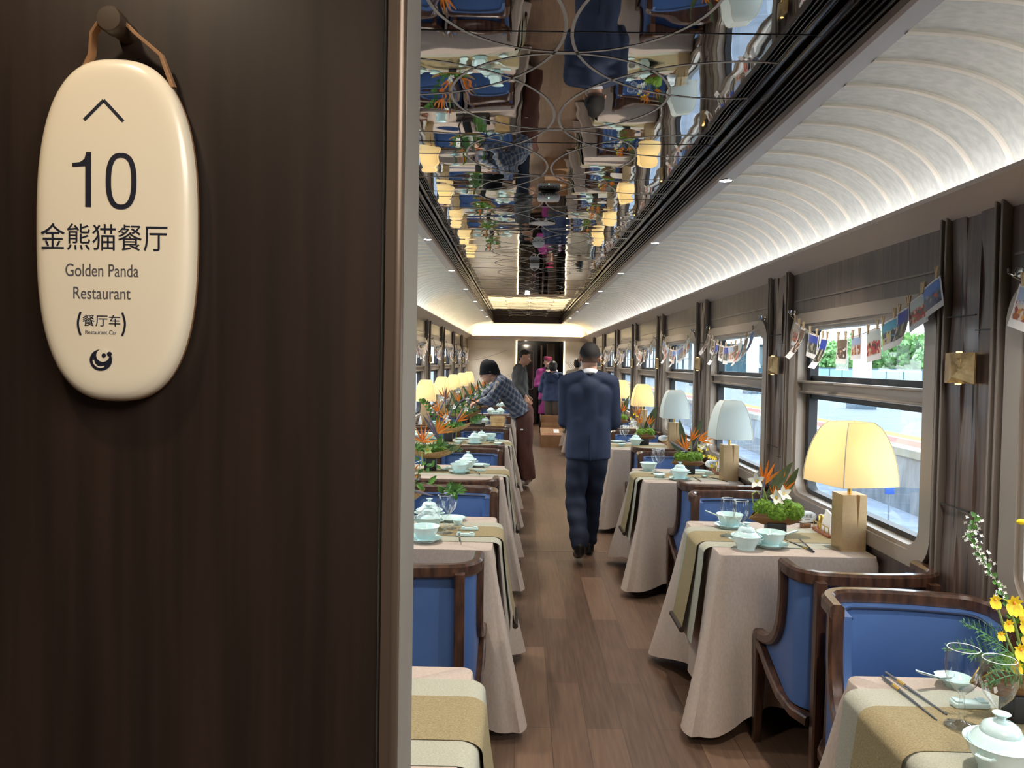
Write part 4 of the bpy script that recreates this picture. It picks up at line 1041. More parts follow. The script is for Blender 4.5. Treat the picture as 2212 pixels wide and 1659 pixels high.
for j in range(1, 9):
    for x, nm in ((-.395, 'aisle'), (-.965, 'window')):
        chair(x, YT(j) - .628, 0, 'blue leather barrel chair, near %s seat of the %s' % (nm, NL(j)), 'blue chairs of the left-hand row')
        if j < 8: chair(x, YT(j) + .625, PI, 'blue leather barrel chair, far %s seat of the %s' % (nm, NL(j)), 'blue chairs of the left-hand row')

# ---- table lamps
def shade_fn(h=.26, s0=.122, s1=.058):
    b = MB(); n = 12
    ring = []
    for q in range(4):
        a, c = (1, -1), (1, 1)
        for i in range(8):
            u = -1 + 2 * i / 8; bow = 1 + .035 * (1 - u * u)
            ring.append([(bow, u), (-u, bow), (-bow, -u), (u, -bow)][q])
    vs = []
    for k in range(n + 1):
        v = k / n; z = h * v; s = s1 + (s0 - s1) * math.cos(v * PI / 2) ** .62 if v < 1 else s1
        vs += [(x * s, y * s, z) for x, y in ring]
    N = len(ring); fs = [(k * N + i, k * N + (i + 1) % N, (k + 1) * N + (i + 1) % N, (k + 1) * N + i) for k in range(n) for i in range(N)]
    b.add(vs, fs); return b
def shade_mat(name, col, es, ecol):
    m, n, l, b = newmat(name); b.inputs['Base Color'].default_value = col; b.inputs['Roughness'].default_value = .8
    tl = n.new('ShaderNodeBsdfTranslucent'); tl.inputs[0].default_value = col
    mx = n.new('ShaderNodeMixShader'); mx.inputs[0].default_value = .5
    l.new(b.outputs[0], mx.inputs[1]); l.new(tl.outputs[0], mx.inputs[2]); l.new(mx.outputs[0], n['Material Output'].inputs[0])
    if es: b.inputs['Emission Color'].default_value = ecol; b.inputs['Emission Strength'].default_value = es
    return m
M['shade_lit'] = shade_mat('lamp_shade_lit', srgb(244, 222, 172), .14, (1, .78, .42, 1))
M['shade_off'] = shade_mat('lamp_shade_unlit', srgb(222, 226, 220), 0, None)
def lamp_proto(lit):
    t = thing('table_lamp', 'lamp', 'table lamp')
    turn = 0
    b = MB()   # square base with a tapering slot cut in the front face
    w = .053; h = .245; zs = .10
    b.add([(-w, -w, 0), (w, -w, 0), (w, w, 0), (-w, w, 0), (-w, -w, h), (.004, -w, h), (.022, -w, h), (w, -w, h), (w, w, h), (-w, w, h), (.016, -w, zs), (.013, -w + .012, h), ],
          [(3, 2, 1, 0), (1, 2, 8, 7), (2, 3, 9, 8), (3, 0, 4, 9), (0, 1, 10), (0, 10, 5, 4), (1, 7, 6, 10), (10, 6, 11), (5, 10, 11), (4, 5, 11, 6, 7, 8, 9)])
    b.build('base', M['gold'], t, 20)
    b = MB(); b.tube([(0, 0, h), (0, 0, h + .06)], .009, 12); b.tube([(0, 0, h + .05), (0, 0, h + .14)], .016, 12); b.build('stem', M['bright_gold'], t)
    s = shade_fn(); o = s.build('shade', M['shade_lit' if lit else 'shade_off'], t, 40); o.location = (0, 0, h + .045)
    b = MB(); n = 12
    for sx in (-1, 1):
        for sy in (-1, 1):
            b.tube([(sx * q * 1.004, sy * q * 1.004, .26 * k / n) for k in range(n + 1) for q in [(.058 + .064 * (math.cos(k / n * PI / 2) ** .62 if k < n else 0))]], .0022, 5)
    for sz, q in ((0.001, .1222), (.26, .058)):
        b.tube([(q, q, sz), (-q, q, sz), (-q, -q, sz), (q, -q, sz), (q, q, sz)], .0018, 5)
    b.build('piping', mat('shade_piping', srgb(214, 204, 180), .6) if 'shade_piping' not in bpy.data.materials else bpy.data.materials['shade_piping'], o)
    if lit:
        b = MB(); b.ell((0, 0, 0), (.025, .025, .032), 12, 8); bl = b.build('bulb', mat('bulb_glow', (1, 1, 1, 1), .5, emis=(1, .78, .40, 1), es=15), t); bl.location = (0, 0, h + .165)
    b = MB(); b.tube([(.04, .05, .004), (.08, .08, .006), (.10, .06, .0), (.105, .03, -.05), (.107, .0, -.2)], .003, 6); b.build('cord', M['black'], t)
    return Proto(t)
lampL1 = lamp_proto(True)
lampR = {True: lamp_proto(True), False: lamp_proto(False)}
for j in range(1, 8):
    lit = j not in (2, 3)
    st = 'glowing warm' if lit else 'unlit white'
    lo = (lampL1 if j == 1 else lampR[lit]).put((1.450 if j == 1 else 1.456, [0, 3.375, 5.345, 7.27, 9.2, 11.15, 13.1, 15.0][j], TZ), [0, .04, .0, -.04, 0, 0, 0, 0][j],
                   'gold based table lamp with %s domed shade on the %s' % (st, NR(j)), 'table lamps of the right-hand row')
    if j == 1:
        for c in lo.children:
            if c.name.startswith('shade'): shade_one = c; c.rotation_euler.z = .22; c.scale = (1.12, 1.12, 1.03)
lampL = lamp_proto(True)
for j in range(2, 9):
    lampL.put((-1.165, YT(j) + .06, TZ), .04, 'gold based table lamp with glowing warm domed shade on the %s' % NL(j), 'table lamps of the left-hand row')

# ---- hammered brass wall sconces
def sconce():
    t = thing('wall_sconce', 'sconce', 'wall lamp')
    b = MB(); w = .086; h = .052
    b.add([(-.018, -w, -h), (-.018, w, -h), (-.018, w, h), (-.018, -w, h), (-.024, -w, -h), (-.026, w, -h), (-.025, w, h), (-.023, -w, h), (-.050, .0, -.030), (-.040, .03, h), (-.040, .045, -h), (-.038, -.04, .0)],
          [(0, 1, 2, 3), (0, 4, 10, 5, 1), (1, 5, 6, 2), (2, 6, 9, 7, 3), (3, 7, 4, 0), (5, 10, 8), (5, 8, 6), (6, 8, 9), (8, 11, 9), (9, 11, 7), (7, 11, 4), (4, 11, 8), (4, 8, 10)])
    b.build('shield', M['brass'], t, None)
    for s in (-1, 1):
        b = MB(); b.lathe([(0, 0), (.009, 0), (.010, s * .003), (0, s * .005)], 12, (-.026, 0, s * h)); b.build('lens', mat('sconce_glow', (1, .8, .4, 1), .4, emis=(1, .62, .2, 1), es=2.2) if 'sconce_glow' not in bpy.data.materials else bpy.data.materials['sconce_glow'], t)
    b = MB(); b.rbox((-.02, 0, 0), (.04, .06, .07), .004); b.build('back_plate', M['brass'], t)
    return Proto(t)
scp = sconce()
for k in range(0, 8): scp.put((XR - .024, YP(k), 1.553), 0, '%s hammered brass sconce along the right-hand window wall' % ORD[k], 'brass sconces on the right-hand wall')
for k in range(2, 8): scp.put((XL + .024, YP(k), 1.56), PI, '%s hammered brass sconce along the left-hand window wall' % ORD[k - 2], 'brass sconces on the left-hand wall')
# ================================================================== TABLEWARE
def single(name, lab, cat, mb, m, smooth=40):
    o = mb.build(name, m, None, smooth); return Proto(tag(o, lab, cat))
b = MB(); b.lathe([(0, .004), (.030, .004), (.031, 0), (.034, .0), (.034, .006), (.046, .018), (.056, .036), (.062, .055), (.0655, .059), (.064, .060), (.060, .055), (.053, .036), (.043, .020), (.028, .012), (0, .011)], 36)
bowl_p = single('rice_bowl', 'bowl', 'bowl', b, M['celadon'])
t = thing('lidded_bowl', 'lidded', 'tureen')
b = MB(); b.lathe([(0, .004), (.034, .004), (.035, 0), (.038, 0), (.038, .006), (.044, .018), (.055, .036), (.061, .054), (.0665, .060), (.065, .061), (.058, .054), (.05, .036), (.03, .014), (0, .012)], 36); b.build('bowl', M['celadon'], t, 40)
b = MB(); b.lathe([(.057, .056), (.055, .060), (.047, .070), (.041, .0745), (.037, .077), (.036, .084), (.031, .0925), (.021, .0985), (.011, .101), (.0085, .1025), (.0075, .106), (.0105, .110), (.0165, .1145), (.0165, .1155), (.008, .114), (0, .113)], 36); b.build('lid', M['celadon'], t, 40)
for s in (-1, 1):
    b = MB(); b.tube([(s * .055, -.014, .043), (s * .069, -.012, .045), (s * .074, 0, .046), (s * .069, .012, .045), (s * .055, .014, .043)], .0035, 8); b.build('handle', M['celadon'], t)
tureen_p = Proto(t)
b = MB(); b.lathe([(0, .003), (.040, .003), (.042, 0), (.045, 0), (.046, .004), (.060, .009), (.074, .0155), (.0745, .0168), (.072, .0165), (.058, .0115), (.044, .0075), (0, .007)], 40)
saucer_p = single('saucer', 'saucer', 'saucer', b, M['celadon'])
b = MB(); b.lathe([(0, .002), (.018, .002), (.019, 0), (.022, 0), (.024, .005), (.034, .014), (.042, .022), (.0425, .0235), (.040, .022), (.031, .014), (.02, .008), (0, .007)], 30)
dish_p = single('sauce_dish', 'dish', 'dish', b, M['celadon'])
b = MB(); b.lathe([(0, .002), (.011, .002), (.012, 0), (.014, 0), (.022, .012), (.0245, .026), (.0235, .027), (.020, .014), (.01, .005), (0, .004)], 24)
cup_p = single('tea_cup', 'cup', 'cup', b, M['celadon'])
b = MB()   # porcelain spoon
def spf(u, v):
    x = .115 * u
    if u < .40: w = .021 * math.sin(PI * min(1, (u / .40) * .72 + .02) * 1.0) ** .6; z0 = .004
    else: w = .0065 + .004 * (u - .4); z0 = .006 + .040 * (u - .4)
    a = (v - .5) * 2
    dep = .011 * (a * a) if u < .42 else .003 * a * a
    return (x, a * w, z0 + dep)
b.grid(spf, 26, 8); b.grid(lambda u, v: (spf(u, v)[0], spf(u, v)[1], spf(u, v)[2] - .0025), 26, 8)
spoon_p = single('soup_spoon', 'spoon', 'spoon', b, M['celadon'])
t = thing('wine_glass', 'glass', 'wine glass')
b = MB(); b.lathe([(.034, .002), (.030, .004), (.012, .009), (.006, .016), (.005, .03), (.007, .045), (.005, .06), (.006, .072), (.016, .082), (.030, .100), (.037, .125), (.037, .145), (.033, .175)], 32)
b.build('bowl', M['wineglass'], t, 60)
b = MB(); b.lathe([(.0325, .1745), (.0335, .1755), (.0325, .1765), (.0315, .1755), (.0325, .1745)], 32); b.build('rim', mat('rim_highlight', srgb(222, 230, 232), .1, coat=.5), t)  # pale opaque ring paints the bright highlight along the glass edge
b = MB(); b.lathe([(0, 0), (.033, 0), (.0345, .0015), (.033, .003), (0, .004)], 28); b.build('foot', M['wineglass'], t)
glass_p = Proto(t)
t = thing('chopstick', 'stick', 'chopstick')
b = MB(); b.tube([(0, 0, .0035), (.055, 0, .0035)], .0036, 8); b.tube([(.078, 0, .0035), (.235, 0, .002)], [.0034, .0018], 8); b.build('stick', M['stick'], t)
b = MB(); b.tube([(.052, 0, .0037), (.08, 0, .0036)], .0039, 10); b.build('gold_band', M['bright_gold'], t)
stick_p = Proto(t)
b = MB(); b.rbox((0, 0, .007), (.082, .030, .014), .004, seg=3); b.rbox((-.03, 0, .0155), (.016, .026, .006), .0025); b.rbox((.028, 0, .0155), (.02, .026, .006), .0025)
rest_p = single('chopstick_rest', 'rest', 'chopstick rest', b, M['celadon'])
b = MB(); b.rbox((0, 0, .008), (.098, .062, .016), .006, seg=3)
towel_p = single('towel_plate', 'plate', 'towel dish', b, M['celadon'])

def put(p, x, y, lab, grp, z=TZ, rz=0): return p.put((x, y, z), rz, lab, grp)
GR = 'tableware of the right-hand row'; GL = 'tableware of the left-hand row'
Z1 = TZ + .0037   # on the olive band
def bowl_on(x, y, lab, grp, z=TZ, bowl=True, spoon=None):
    put(saucer_p, x, y, 'saucer under the %s' % lab, grp, z)
    if bowl: put(bowl_p, x, y, 'celadon %s' % lab, grp, z + .0075)
    if spoon is not None: 
        o = put(spoon_p, x + .0 * math.cos(spoon), y, 'spoon resting in the %s' % lab, grp, z + .044, spoon)
def sticks(x, y, x2, y2, lab, grp, z=TZ): put(stick_p, x, y, lab, grp, z, math.atan2(y2 - y, x2 - x))
# R nearest table
n0 = NR(0)
sticks(.961, 1.985, .990, 1.75, 'black chopstick lying further from us on the %s' % n0, GR, Z1)
sticks(.939, 1.958, .952, 1.72, 'black chopstick lying closer to us on the %s' % n0, GR, Z1)
put(glass_p, .993, 1.700, 'left wine glass of the close pair on the %s' % n0, GR, Z1); put(glass_p, 1.035, 1.640, 'right wine glass of the close pair on the %s' % n0, GR, Z1)
put(tureen_p, .962, 1.512, 'large celadon lidded bowl in the bottom corner on the %s' % n0, GR, Z1, .6)
put(rest_p, 1.07, 1.80, 'white porcelain chopstick rest behind the glasses on the %s' % n0, GR, Z1)
put(dish_p, 1.105, 1.925, 'white dish behind the glasses on the %s' % n0, GR); put(spoon_p, 1.10, 1.925, 'white spoon lying in the dish on the %s' % n0, GR, TZ + .02, PI + .35)
# R second
n1 = NR(1)
put(tureen_p, .992, 3.335, 'celadon lidded bowl at the near aisle corner of the %s' % n1, GR)
bowl_on(1.112, 3.375, 'open bowl beside the lidded one on the %s' % n1, GR, TZ + .0016, True, -.05)
bowl_on(1.035, 3.762, 'small bowl at the far place of the %s' % n1, GR, TZ + .0016, True, 2.9)
put(glass_p, .972, 3.56, 'left wine glass of the pair on the %s' % n1, GR, Z1); put(glass_p, 1.018, 3.515, 'right wine glass of the pair on the %s' % n1, GR, Z1)
sticks(1.268, 3.285, 1.222, 3.50, 'black chopstick crossing under its twin on the %s' % n1, GR, TZ + .0016)
sticks(1.258, 3.28, 1.285, 3.51, 'black chopstick crossing over its twin on the %s' % n1, GR, TZ + .008)
# R third
n2 = NR(2)
put(bowl_p, .962, 5.72, 'open celadon bowl at the far aisle corner of the %s' % n2, GR); put(glass_p, .985, 5.535, 'left wine glass of the pair on the %s' % n2, GR, Z1); put(glass_p, 1.022, 5.59, 'right wine glass of the pair on the %s' % n2, GR, Z1)
put(dish_p, .984, 5.385, 'small celadon dish below the glasses on the %s' % n2, GR, TZ + .0016)
put(saucer_p, 1.105, 5.29, 'celadon saucer under the lidded bowl of the %s' % n2, GR, TZ + .0016); put(tureen_p, 1.105, 5.29, 'celadon lidded bowl at the near place of the %s' % n2, GR, TZ + .009)
put(towel_p, 1.335, 5.72, 'pale rectangular towel dish on the %s' % n2, GR)
sticks(1.236, 5.215, 1.228, 5.46, 'black chopstick beside the lidded bowl on the %s' % n2, GR, TZ + .0016); sticks(1.418, 5.235, 1.33, 5.315 + .14, 'black chopstick in front of the lamp on the %s' % n2, GR, TZ + .0016)
put(spoon_p, 1.292, 5.44, 'celadon spoon lying between chopsticks on the %s' % n2, GR, Z1, -1.3); put(cup_p, 1.362, 5.53, 'small celadon cup in front of the lamp on the %s' % n2, GR, Z1)
# R fourth
n3 = NR(3)
put(tureen_p, 1.125, 7.46, 'celadon lidded bowl of the %s' % n3, GR, Z1); put(glass_p, 1.02, 7.60, 'left wine glass of the pair on the %s' % n3, GR, TZ + .0016); put(glass_p, 1.055, 7.68, 'right wine glass of the pair on the %s' % n3, GR, TZ)
put(saucer_p, .985, 7.70, 'celadon saucer near the aisle on the %s' % n3, GR); put(dish_p, .975, 7.36, 'small celadon dish near the aisle on the %s' % n3, GR, Z1)
for j in range(4, 8):
    n = NR(j); y = YT(j)
    put(tureen_p, 1.12, y + .05, 'celadon lidded bowl of the %s' % n, GR, Z1); put(glass_p, 1.01, y + .16, 'aisle side wine glass of the %s' % n, GR, TZ + .0016); put(glass_p, 1.06, y + .22, 'inner wine glass of the %s' % n, GR, TZ + .0)
    bowl_on(1.0, y - .12, 'open bowl of the %s' % n, GR, TZ + .0016)
# L second (nearest one with its setting in view)
m1 = NL(1)
bowl_on(-.410, 3.352, 'open bowl by the near aisle chair of the %s' % m1, GL, TZ + .0016)
put(tureen_p, -.422, 3.575, 'lidded celadon bowl in the middle of the %s' % m1, GL, Z1); put(tureen_p, -.440, 3.765, 'lidded celadon bowl at the far side of the %s' % m1, GL)
put(saucer_p, -.335, 3.80, 'celadon saucer at the far side of the %s' % m1, GL)
put(glass_p, -.338, 3.505, 'nearer wine glass of the pair on the %s' % m1, GL, Z1); put(glass_p, -.326, 3.605, 'further wine glass of the pair on the %s' % m1, GL, Z1)
put(cup_p, -.293, 3.69, 'small celadon cup beside the glasses on the %s' % m1, GL, TZ + .0016); put(rest_p, -.228, 3.575, 'further aisle end chopstick rest on the %s' % m1, GL, Z1); put(rest_p, -.238, 3.455, 'nearer aisle end chopstick rest on the %s' % m1, GL, Z1)
put(rest_p, -.535, 3.60, 'chopstick rest beside the partition edge on the %s' % m1, GL, Z1); sticks(-.252, 3.30, -.274, 3.52, 'dark chopstick propped on the nearer rest of the %s' % m1, GL, TZ + .016)
put(cup_p, -.53, 3.44, 'small celadon cup beside the partition edge on the %s' % m1, GL, TZ + .0016)
bowl_on(-.97, 3.36, 'open bowl by the near window chair of the %s' % m1, GL, TZ + .0016); put(tureen_p, -.98, 3.75, 'lidded celadon bowl at the window end of the %s' % m1, GL)
# L third
m2 = NL(2)
bowl_on(-.423, 5.40, 'open bowl in front of the lidded bowls on the %s' % m2, GL, TZ + .0016)
put(bowl_p, -.408, 5.56, 'open celadon bowl second in line on the %s' % m2, GL, Z1); put(tureen_p, -.385, 5.72, 'lidded celadon bowl last in line on the %s' % m2, GL, TZ + .0016); put(saucer_p, -.305, 5.78, 'celadon saucer behind the line of bowls on the %s' % m2, GL)
put(spoon_p, -.515, 5.52, 'celadon spoon left of the bowl on the %s' % m2, GL, Z1, -2.2); put(rest_p, -.285, 5.49, 'aisle end chopstick rest on the %s' % m2, GL, Z1); put(rest_p, -.50, 5.62, 'chopstick rest beside the flower block on the %s' % m2, GL, TZ + .0016)
put(cup_p, -.245, 5.72, 'small celadon cup at the far aisle corner of the %s' % m2, GL); sticks(-.272, 5.255, -.33, 5.49, 'dark gold ended chopstick propped on the rest of the %s' % m2, GL, TZ + .016)
put(rest_p, -.80, 5.49, 'chopstick rest at the window end of the %s' % m2, GL, Z1); put(spoon_p, -.86, 5.77, 'celadon spoon at the window end of the %s' % m2, GL, TZ + .0016, .2)
bowl_on(-1.0, 5.72, 'open bowl at the window end of the %s' % m2, GL)
# L fourth
m3 = NL(3)
put(saucer_p, -.433, 7.32, 'celadon saucer under the front lidded bowl of the %s' % m3, GL, TZ + .0016); put(tureen_p, -.433, 7.32, 'lidded celadon bowl in front on the %s' % m3, GL, TZ + .009); put(tureen_p, -.378, 7.55, 'lidded celadon bowl behind on the %s' % m3, GL, TZ + .0016)
bowl_on(-.30, 7.70, 'open bowl at the far side of the %s' % m3, GL); put(dish_p, -.205, 7.26, 'small celadon dish at the near aisle corner of the %s' % m3, GL, TZ + .0016); put(towel_p, -.20, 7.63, 'pale towel dish at the far aisle corner of the %s' % m3, GL)
put(spoon_p, -.30, 7.44, 'celadon spoon between bowls on the %s' % m3, GL, Z1, .3); put(saucer_p, -.585, 7.70, 'celadon saucer behind the block on the %s' % m3, GL); put(dish_p, -.59, 7.33, 'small celadon dish before the block on the %s' % m3, GL, TZ + .0016)
put(tureen_p, -1.04, 7.55, 'lidded celadon bowl at the window end of the %s' % m3, GL); bowl_on(-.90, 7.66, 'open bowl at the window end of the %s' % m3, GL)
for j in range(4, 9):
    n = NL(j); y = YT(j)
    put(tureen_p, -.30, y + .20, 'lidded celadon bowl at the aisle end of the %s' % n, GL); put(tureen_p, -.44, y + .2, 'lidded celadon bowl inside the aisle end of the %s' % n, GL)
    bowl_on(-1.0, y - .2, 'open bowl at the window end of the %s' % n, GL)
    if j > 4: bowl_on(-.36, y - .2, 'open bowl at the near aisle place of the %s' % n, GL); put(towel_p, -.22, y - .22, 'pale towel dish at the near aisle corner of the %s' % n, GL)

# ---- reserved signs: white oval plaque on a wooden foot
def lettering(par, body, size, loc, m, rot=(PI / 2, 0, 0), sx=1.0, ext=.0004, align='CENTER'):
    c = bpy.data.curves.new('lettering', 'FONT'); c.body = body; c.size = size; c.align_x = align; c.align_y = 'CENTER'; c.extrude = ext
    o = bpy.data.objects.new('lettering', c); COL.objects.link(o); o.parent = par; o.location = loc; o.rotation_euler = rot; o.scale = (sx, 1, 1)
    c.materials.append(m); bpy.context.view_layer.update()
    me = bpy.data.meshes.new_from_object(o.evaluated_get(bpy.context.evaluated_depsgraph_get()))
    q = bpy.data.objects.new('lettering', me); COL.objects.link(q); q.parent = par; q.location = loc; q.rotation_euler = rot; q.scale = (sx, 1, 1)
    bpy.data.objects.remove(o); return q
def sign_proto():
    t = thing('reserved_sign', 'sign', 'table sign')
    b = MB(); b.rbox((0, 0, .012), (.045, .035, .024), .006); b.build('foot', M['boat'], t)
    out = [(.056 * math.copysign(abs(math.cos(a)) ** .85, math.cos(a)), .029 * math.copysign(abs(math.sin(a)) ** .85, math.sin(a))) for a in [2 * PI * k / 40 for k in range(40)]]
    mt = Matrix.Translation((0, 0, .053)) @ Matrix.Rotation(PI / 2, 4, 'X')
    b = MB(); b.prism(out, -.009, .009, mt); b.prism([(x * .93, y * .9) for x, y in out], -.0115, .0115, mt); p = b.build('plaque', M['white'], t, 40)
    lettering(t, '\u5df2\u9884\u7559', .021, (0, -.0118, .058), M['grey_text']); lettering(t, 'RESERVED', .0065, (0, -.0118, .041), M['grey_text'])
    return Proto(t)
sgp = sign_proto()
for j, x, y in ((1, 1.420, 3.80), (2, 1.450, 5.78), (3, 1.44, 7.70), (4, 1.44, 9.62)): sgp.put((x, y, TZ), .30, 'white oval reserved sign behind the lamp on the %s' % NR(j), 'reserved signs on the right-hand row')
# ---- wooden condiment tray with gold rail and napkin folds
t = thing('condiment_tray', 'wooden tray', 'tray')
b = MB(); b.rbox((0, 0, .009), (.07, .20, .018), .005); b.build('base', mat('tray_wood', srgb(138, 80, 56), .4), t)
b = MB()
for x in (-.03, .03):
    b.tube([(x, -.09, .05), (x, .09, .05)], .0025, 6)
    for k in range(5): b.tube([(x, -.09 + .045 * k, .015), (x, -.09 + .045 * k, .05)], .002, 6)
b.build('gold_rail', M['bright_gold'], t)
b = MB(); b.lathe([(.014, .018), (.016, .03), (.016, .075), (.012, .082), (0, .083)], 16, (0, .07, 0)); b.build('shaker', M['bright_gold'], t)
b = MB(); b.add([(-.022, -.08, .018), (.022, -.08, .018), (.022, .03, .018), (-.022, .03, .018), (-.004, -.05, .105), (.004, -.05, .105), (.004, .015, .12), (-.004, .015, .12)], [(0, 1, 2, 3), (4, 5, 6, 7), (0, 1, 5, 4), (1, 2, 6, 5), (2, 3, 7, 6), (3, 0, 4, 7)]); b.build('napkins', M['paper'], t, None)
tp = Proto(t)
for j, y in ((1, 3.65), (2, 5.62), (3, 7.53)): tp.put((1.468, y, TZ), 0, 'wooden condiment tray with gold rail behind the lamp of the %s' % NR(j), 'condiment trays')
for j in (3, 4, 5, 6): tp.put((-1.20, YT(j) - .12, TZ), 0, 'wooden condiment tray with napkins by the lamp of the %s' % NL(j), 'condiment trays')

# ================================================================== FLOWERS
rf = random.Random(21)
def blade(b, p, d, up, L, w, bend=.0, fold=.25, n=8, tip=1.0, base=.3):
    p = Vector(p); d = Vector(d).normalized(); up = Vector(up); s = d.cross(up)
    s = s.normalized() if s.length > 1e-4 else d.orthogonal().normalized(); u = s.cross(d).normalized()
    vs = []
    for i in range(n + 1):
        t = i / n; ww = w * (base * (1 - t) + (math.sin(PI * min(1, t ** .8)) ** .8 if t < 1 else 0)) * (1 if tip else 1)
        c = p + d * L * t + u * bend * L * t * t
        vs += [c - s * ww + u * ww * fold, c, c + s * ww + u * ww * fold]
    fs = []
    for i in range(n): q = 3 * i; fs += [(q, q + 1, q + 4, q + 3), (q + 1, q + 2, q + 5, q + 4)]
    b.add(vs, fs)
def bop(par, p, d, size=1.0, sp=None):
    # bird of paradise: pointed spathe with a crest of orange sepals
    p = Vector(p); d = Vector(d).normalized()
    b = MB(); b.tube([p + Vector((0, 0, 0)) - Vector((0, 0, .14 * size)), p], .004 * size, 6)
    o = b.build('flower', M['stem'], par)
    sd = Vector(sp) if sp else Vector((d.x + .9, d.y, .35))
    b = MB(); s = sd.normalized(); b.tube([p - s * .03 * size + (s * .165 * size) * k / 6 for k in range(7)], [.003 * size, .006 * size, .0075 * size, .007 * size, .005 * size, .003 * size, .001], 8); b.build('spathe', M['purple'], o)
    b = MB()
    for k, (a, q, L) in enumerate(((0, 0, .12), (.32, .15, .115), (-.34, .1, .11), (.62, -.1, .10))):
        e = d.copy(); ax = Vector((0, 1, 0)); e.rotate(Matrix.Rotation(a, 3, ax)); e = (e + Vector((0, q, 0)))
        blade(b, p, e, Vector((0, -1, .1)), L * size, .0046 * size, .08, .5, base=.4); blade(b, p + Vector((0, .003, 0)), e, Vector((0, 1, .1)), L * size * .98, .0043 * size, -.06, .5, base=.4)
    b.build('sepals', M['orange'], o)
    return o
def moss(par, c, r, n=90, m='moss'):
    b = MB(); bm = bmesh.new(); bmesh.ops.create_icosphere(bm, subdivisions=3, radius=1)
    for v in bm.verts:
        k = 1 + .10 * math.sin(9 * v.co.x + 3 * v.co.y) * math.cos(8 * v.co.z + 2) + rf.uniform(-.05, .05); v.co = Vector((v.co.x * r[0], v.co.y * r[1], v.co.z * r[2])) * k + Vector(c)
    b.bm(bm)
    for _ in range(n * 3):
        u = rf.uniform(-.3, 1); th = rf.uniform(0, 2 * PI); q = math.sqrt(1 - u * u); nv = Vector((q * math.cos(th), q * math.sin(th), u))
        p = Vector((nv.x * r[0], nv.y * r[1], nv.z * r[2])) * .97 + Vector(c); e = (nv + Vector((rf.uniform(-.6, .6), rf.uniform(-.6, .6), rf.uniform(-.4, .6)))).normalized(); s = e.orthogonal().normalized() * .0022
        L = rf.uniform(.006, .012); b.add([p - s, p + s, p + e * L], [(0, 1, 2)])
    return b.build('moss', M[m], par, None)
def orchid(b, p, d, r, n=5):
    d = Vector(d).normalized(); s = d.orthogonal().normalized(); t = d.cross(s)
    for k in range(n):
        a = 2 * PI * k / n + .3; e = s * math.cos(a) + t * math.sin(a); blade(b, p, e + d * .25, d, r, r * .27, .12, .12, 6, base=.1)
def oncidium(par, items):
    for p, d, r in items:
        d = Vector(d).normalized(); p = Vector(p); b = MB()
        for q in (-.35, .0, .35): blade(b, p + d * .002, Vector((q * 1.3, -.25, -1)), d, r * 1.15, r * .42, .15, -.2, 6, base=.3)
        for a in (.35, 1.2, 1.94, 2.8): blade(b, p, Vector((math.cos(a), -.1, math.sin(a))), d, r * .75, r * .17, .2, .2, 5, base=.1)
        o = b.build('flower', M['yellow'], par, 60)
        b = MB(); b.ell(p + d * .003, (r * .13, r * .1, r * .16), 8, 6); b.build('flower_centre', M['orange'], o)
def sprig(par, pts, leaves=10, L=.03, w=.008, m='leaf', name='sprig'):
    b = MB(); pts = [Vector(p) for p in pts]; b.tube(pts, .0016, 5); N = len(pts)
    for k in range(leaves):
        f = (k + 1) / leaves * (N - 1); i = min(int(f), N - 2); p = pts[i].lerp(pts[i + 1], f - i); d = (pts[i + 1] - pts[i]).normalized()
        s = d.cross(Vector((0, 1, 0))) * (1 if k % 2 else -1); blade(b, p, d * .6 + s * .8 + Vector((0, rf.uniform(-.4, .4), .1)), Vector((0, -1, .4)), L * rf.uniform(.7, 1.2), w, .1, .2, 5)
    return b.build(name, M[m], par, 60)
def fern(par, p, d, L, m='fern'):
    b = MB(); p = Vector(p); d = Vector(d).normalized(); pts = [p + d * L * k / 10 + Vector((0, 0, -.3 * L * (k / 10) ** 2)) for k in range(11)]; b.tube(pts, .0012, 4)
    for k in range(2, 11):
        for s in (-1, 1):
            for q in range(3):
                e = (d * .7 + d.orthogonal().normalized() * s * (1.2 - k * .07) + Vector((0, rf.uniform(-.5, .5), rf.uniform(-.3, .5)))).normalized(); l_ = L * .30 * (1.1 - k * .08); c = pts[k] if k < 11 else pts[-1]
                g = e.orthogonal().normalized() * .0016; b.add([c - g, c + g, c + e * l_], [(0, 1, 2)])
                for z in range(4):
                    c2 = c + e * l_ * (z + 1) / 5; e2 = (e + Vector((rf.uniform(-1, 1), rf.uniform(-1, 1), rf.uniform(-1, 1)))).normalized(); b.add([c2 - g, c2 + g, c2 + e2 * l_ * .4], [(0, 1, 2)])
    return b.build('fern_frond', M[m], par, None)
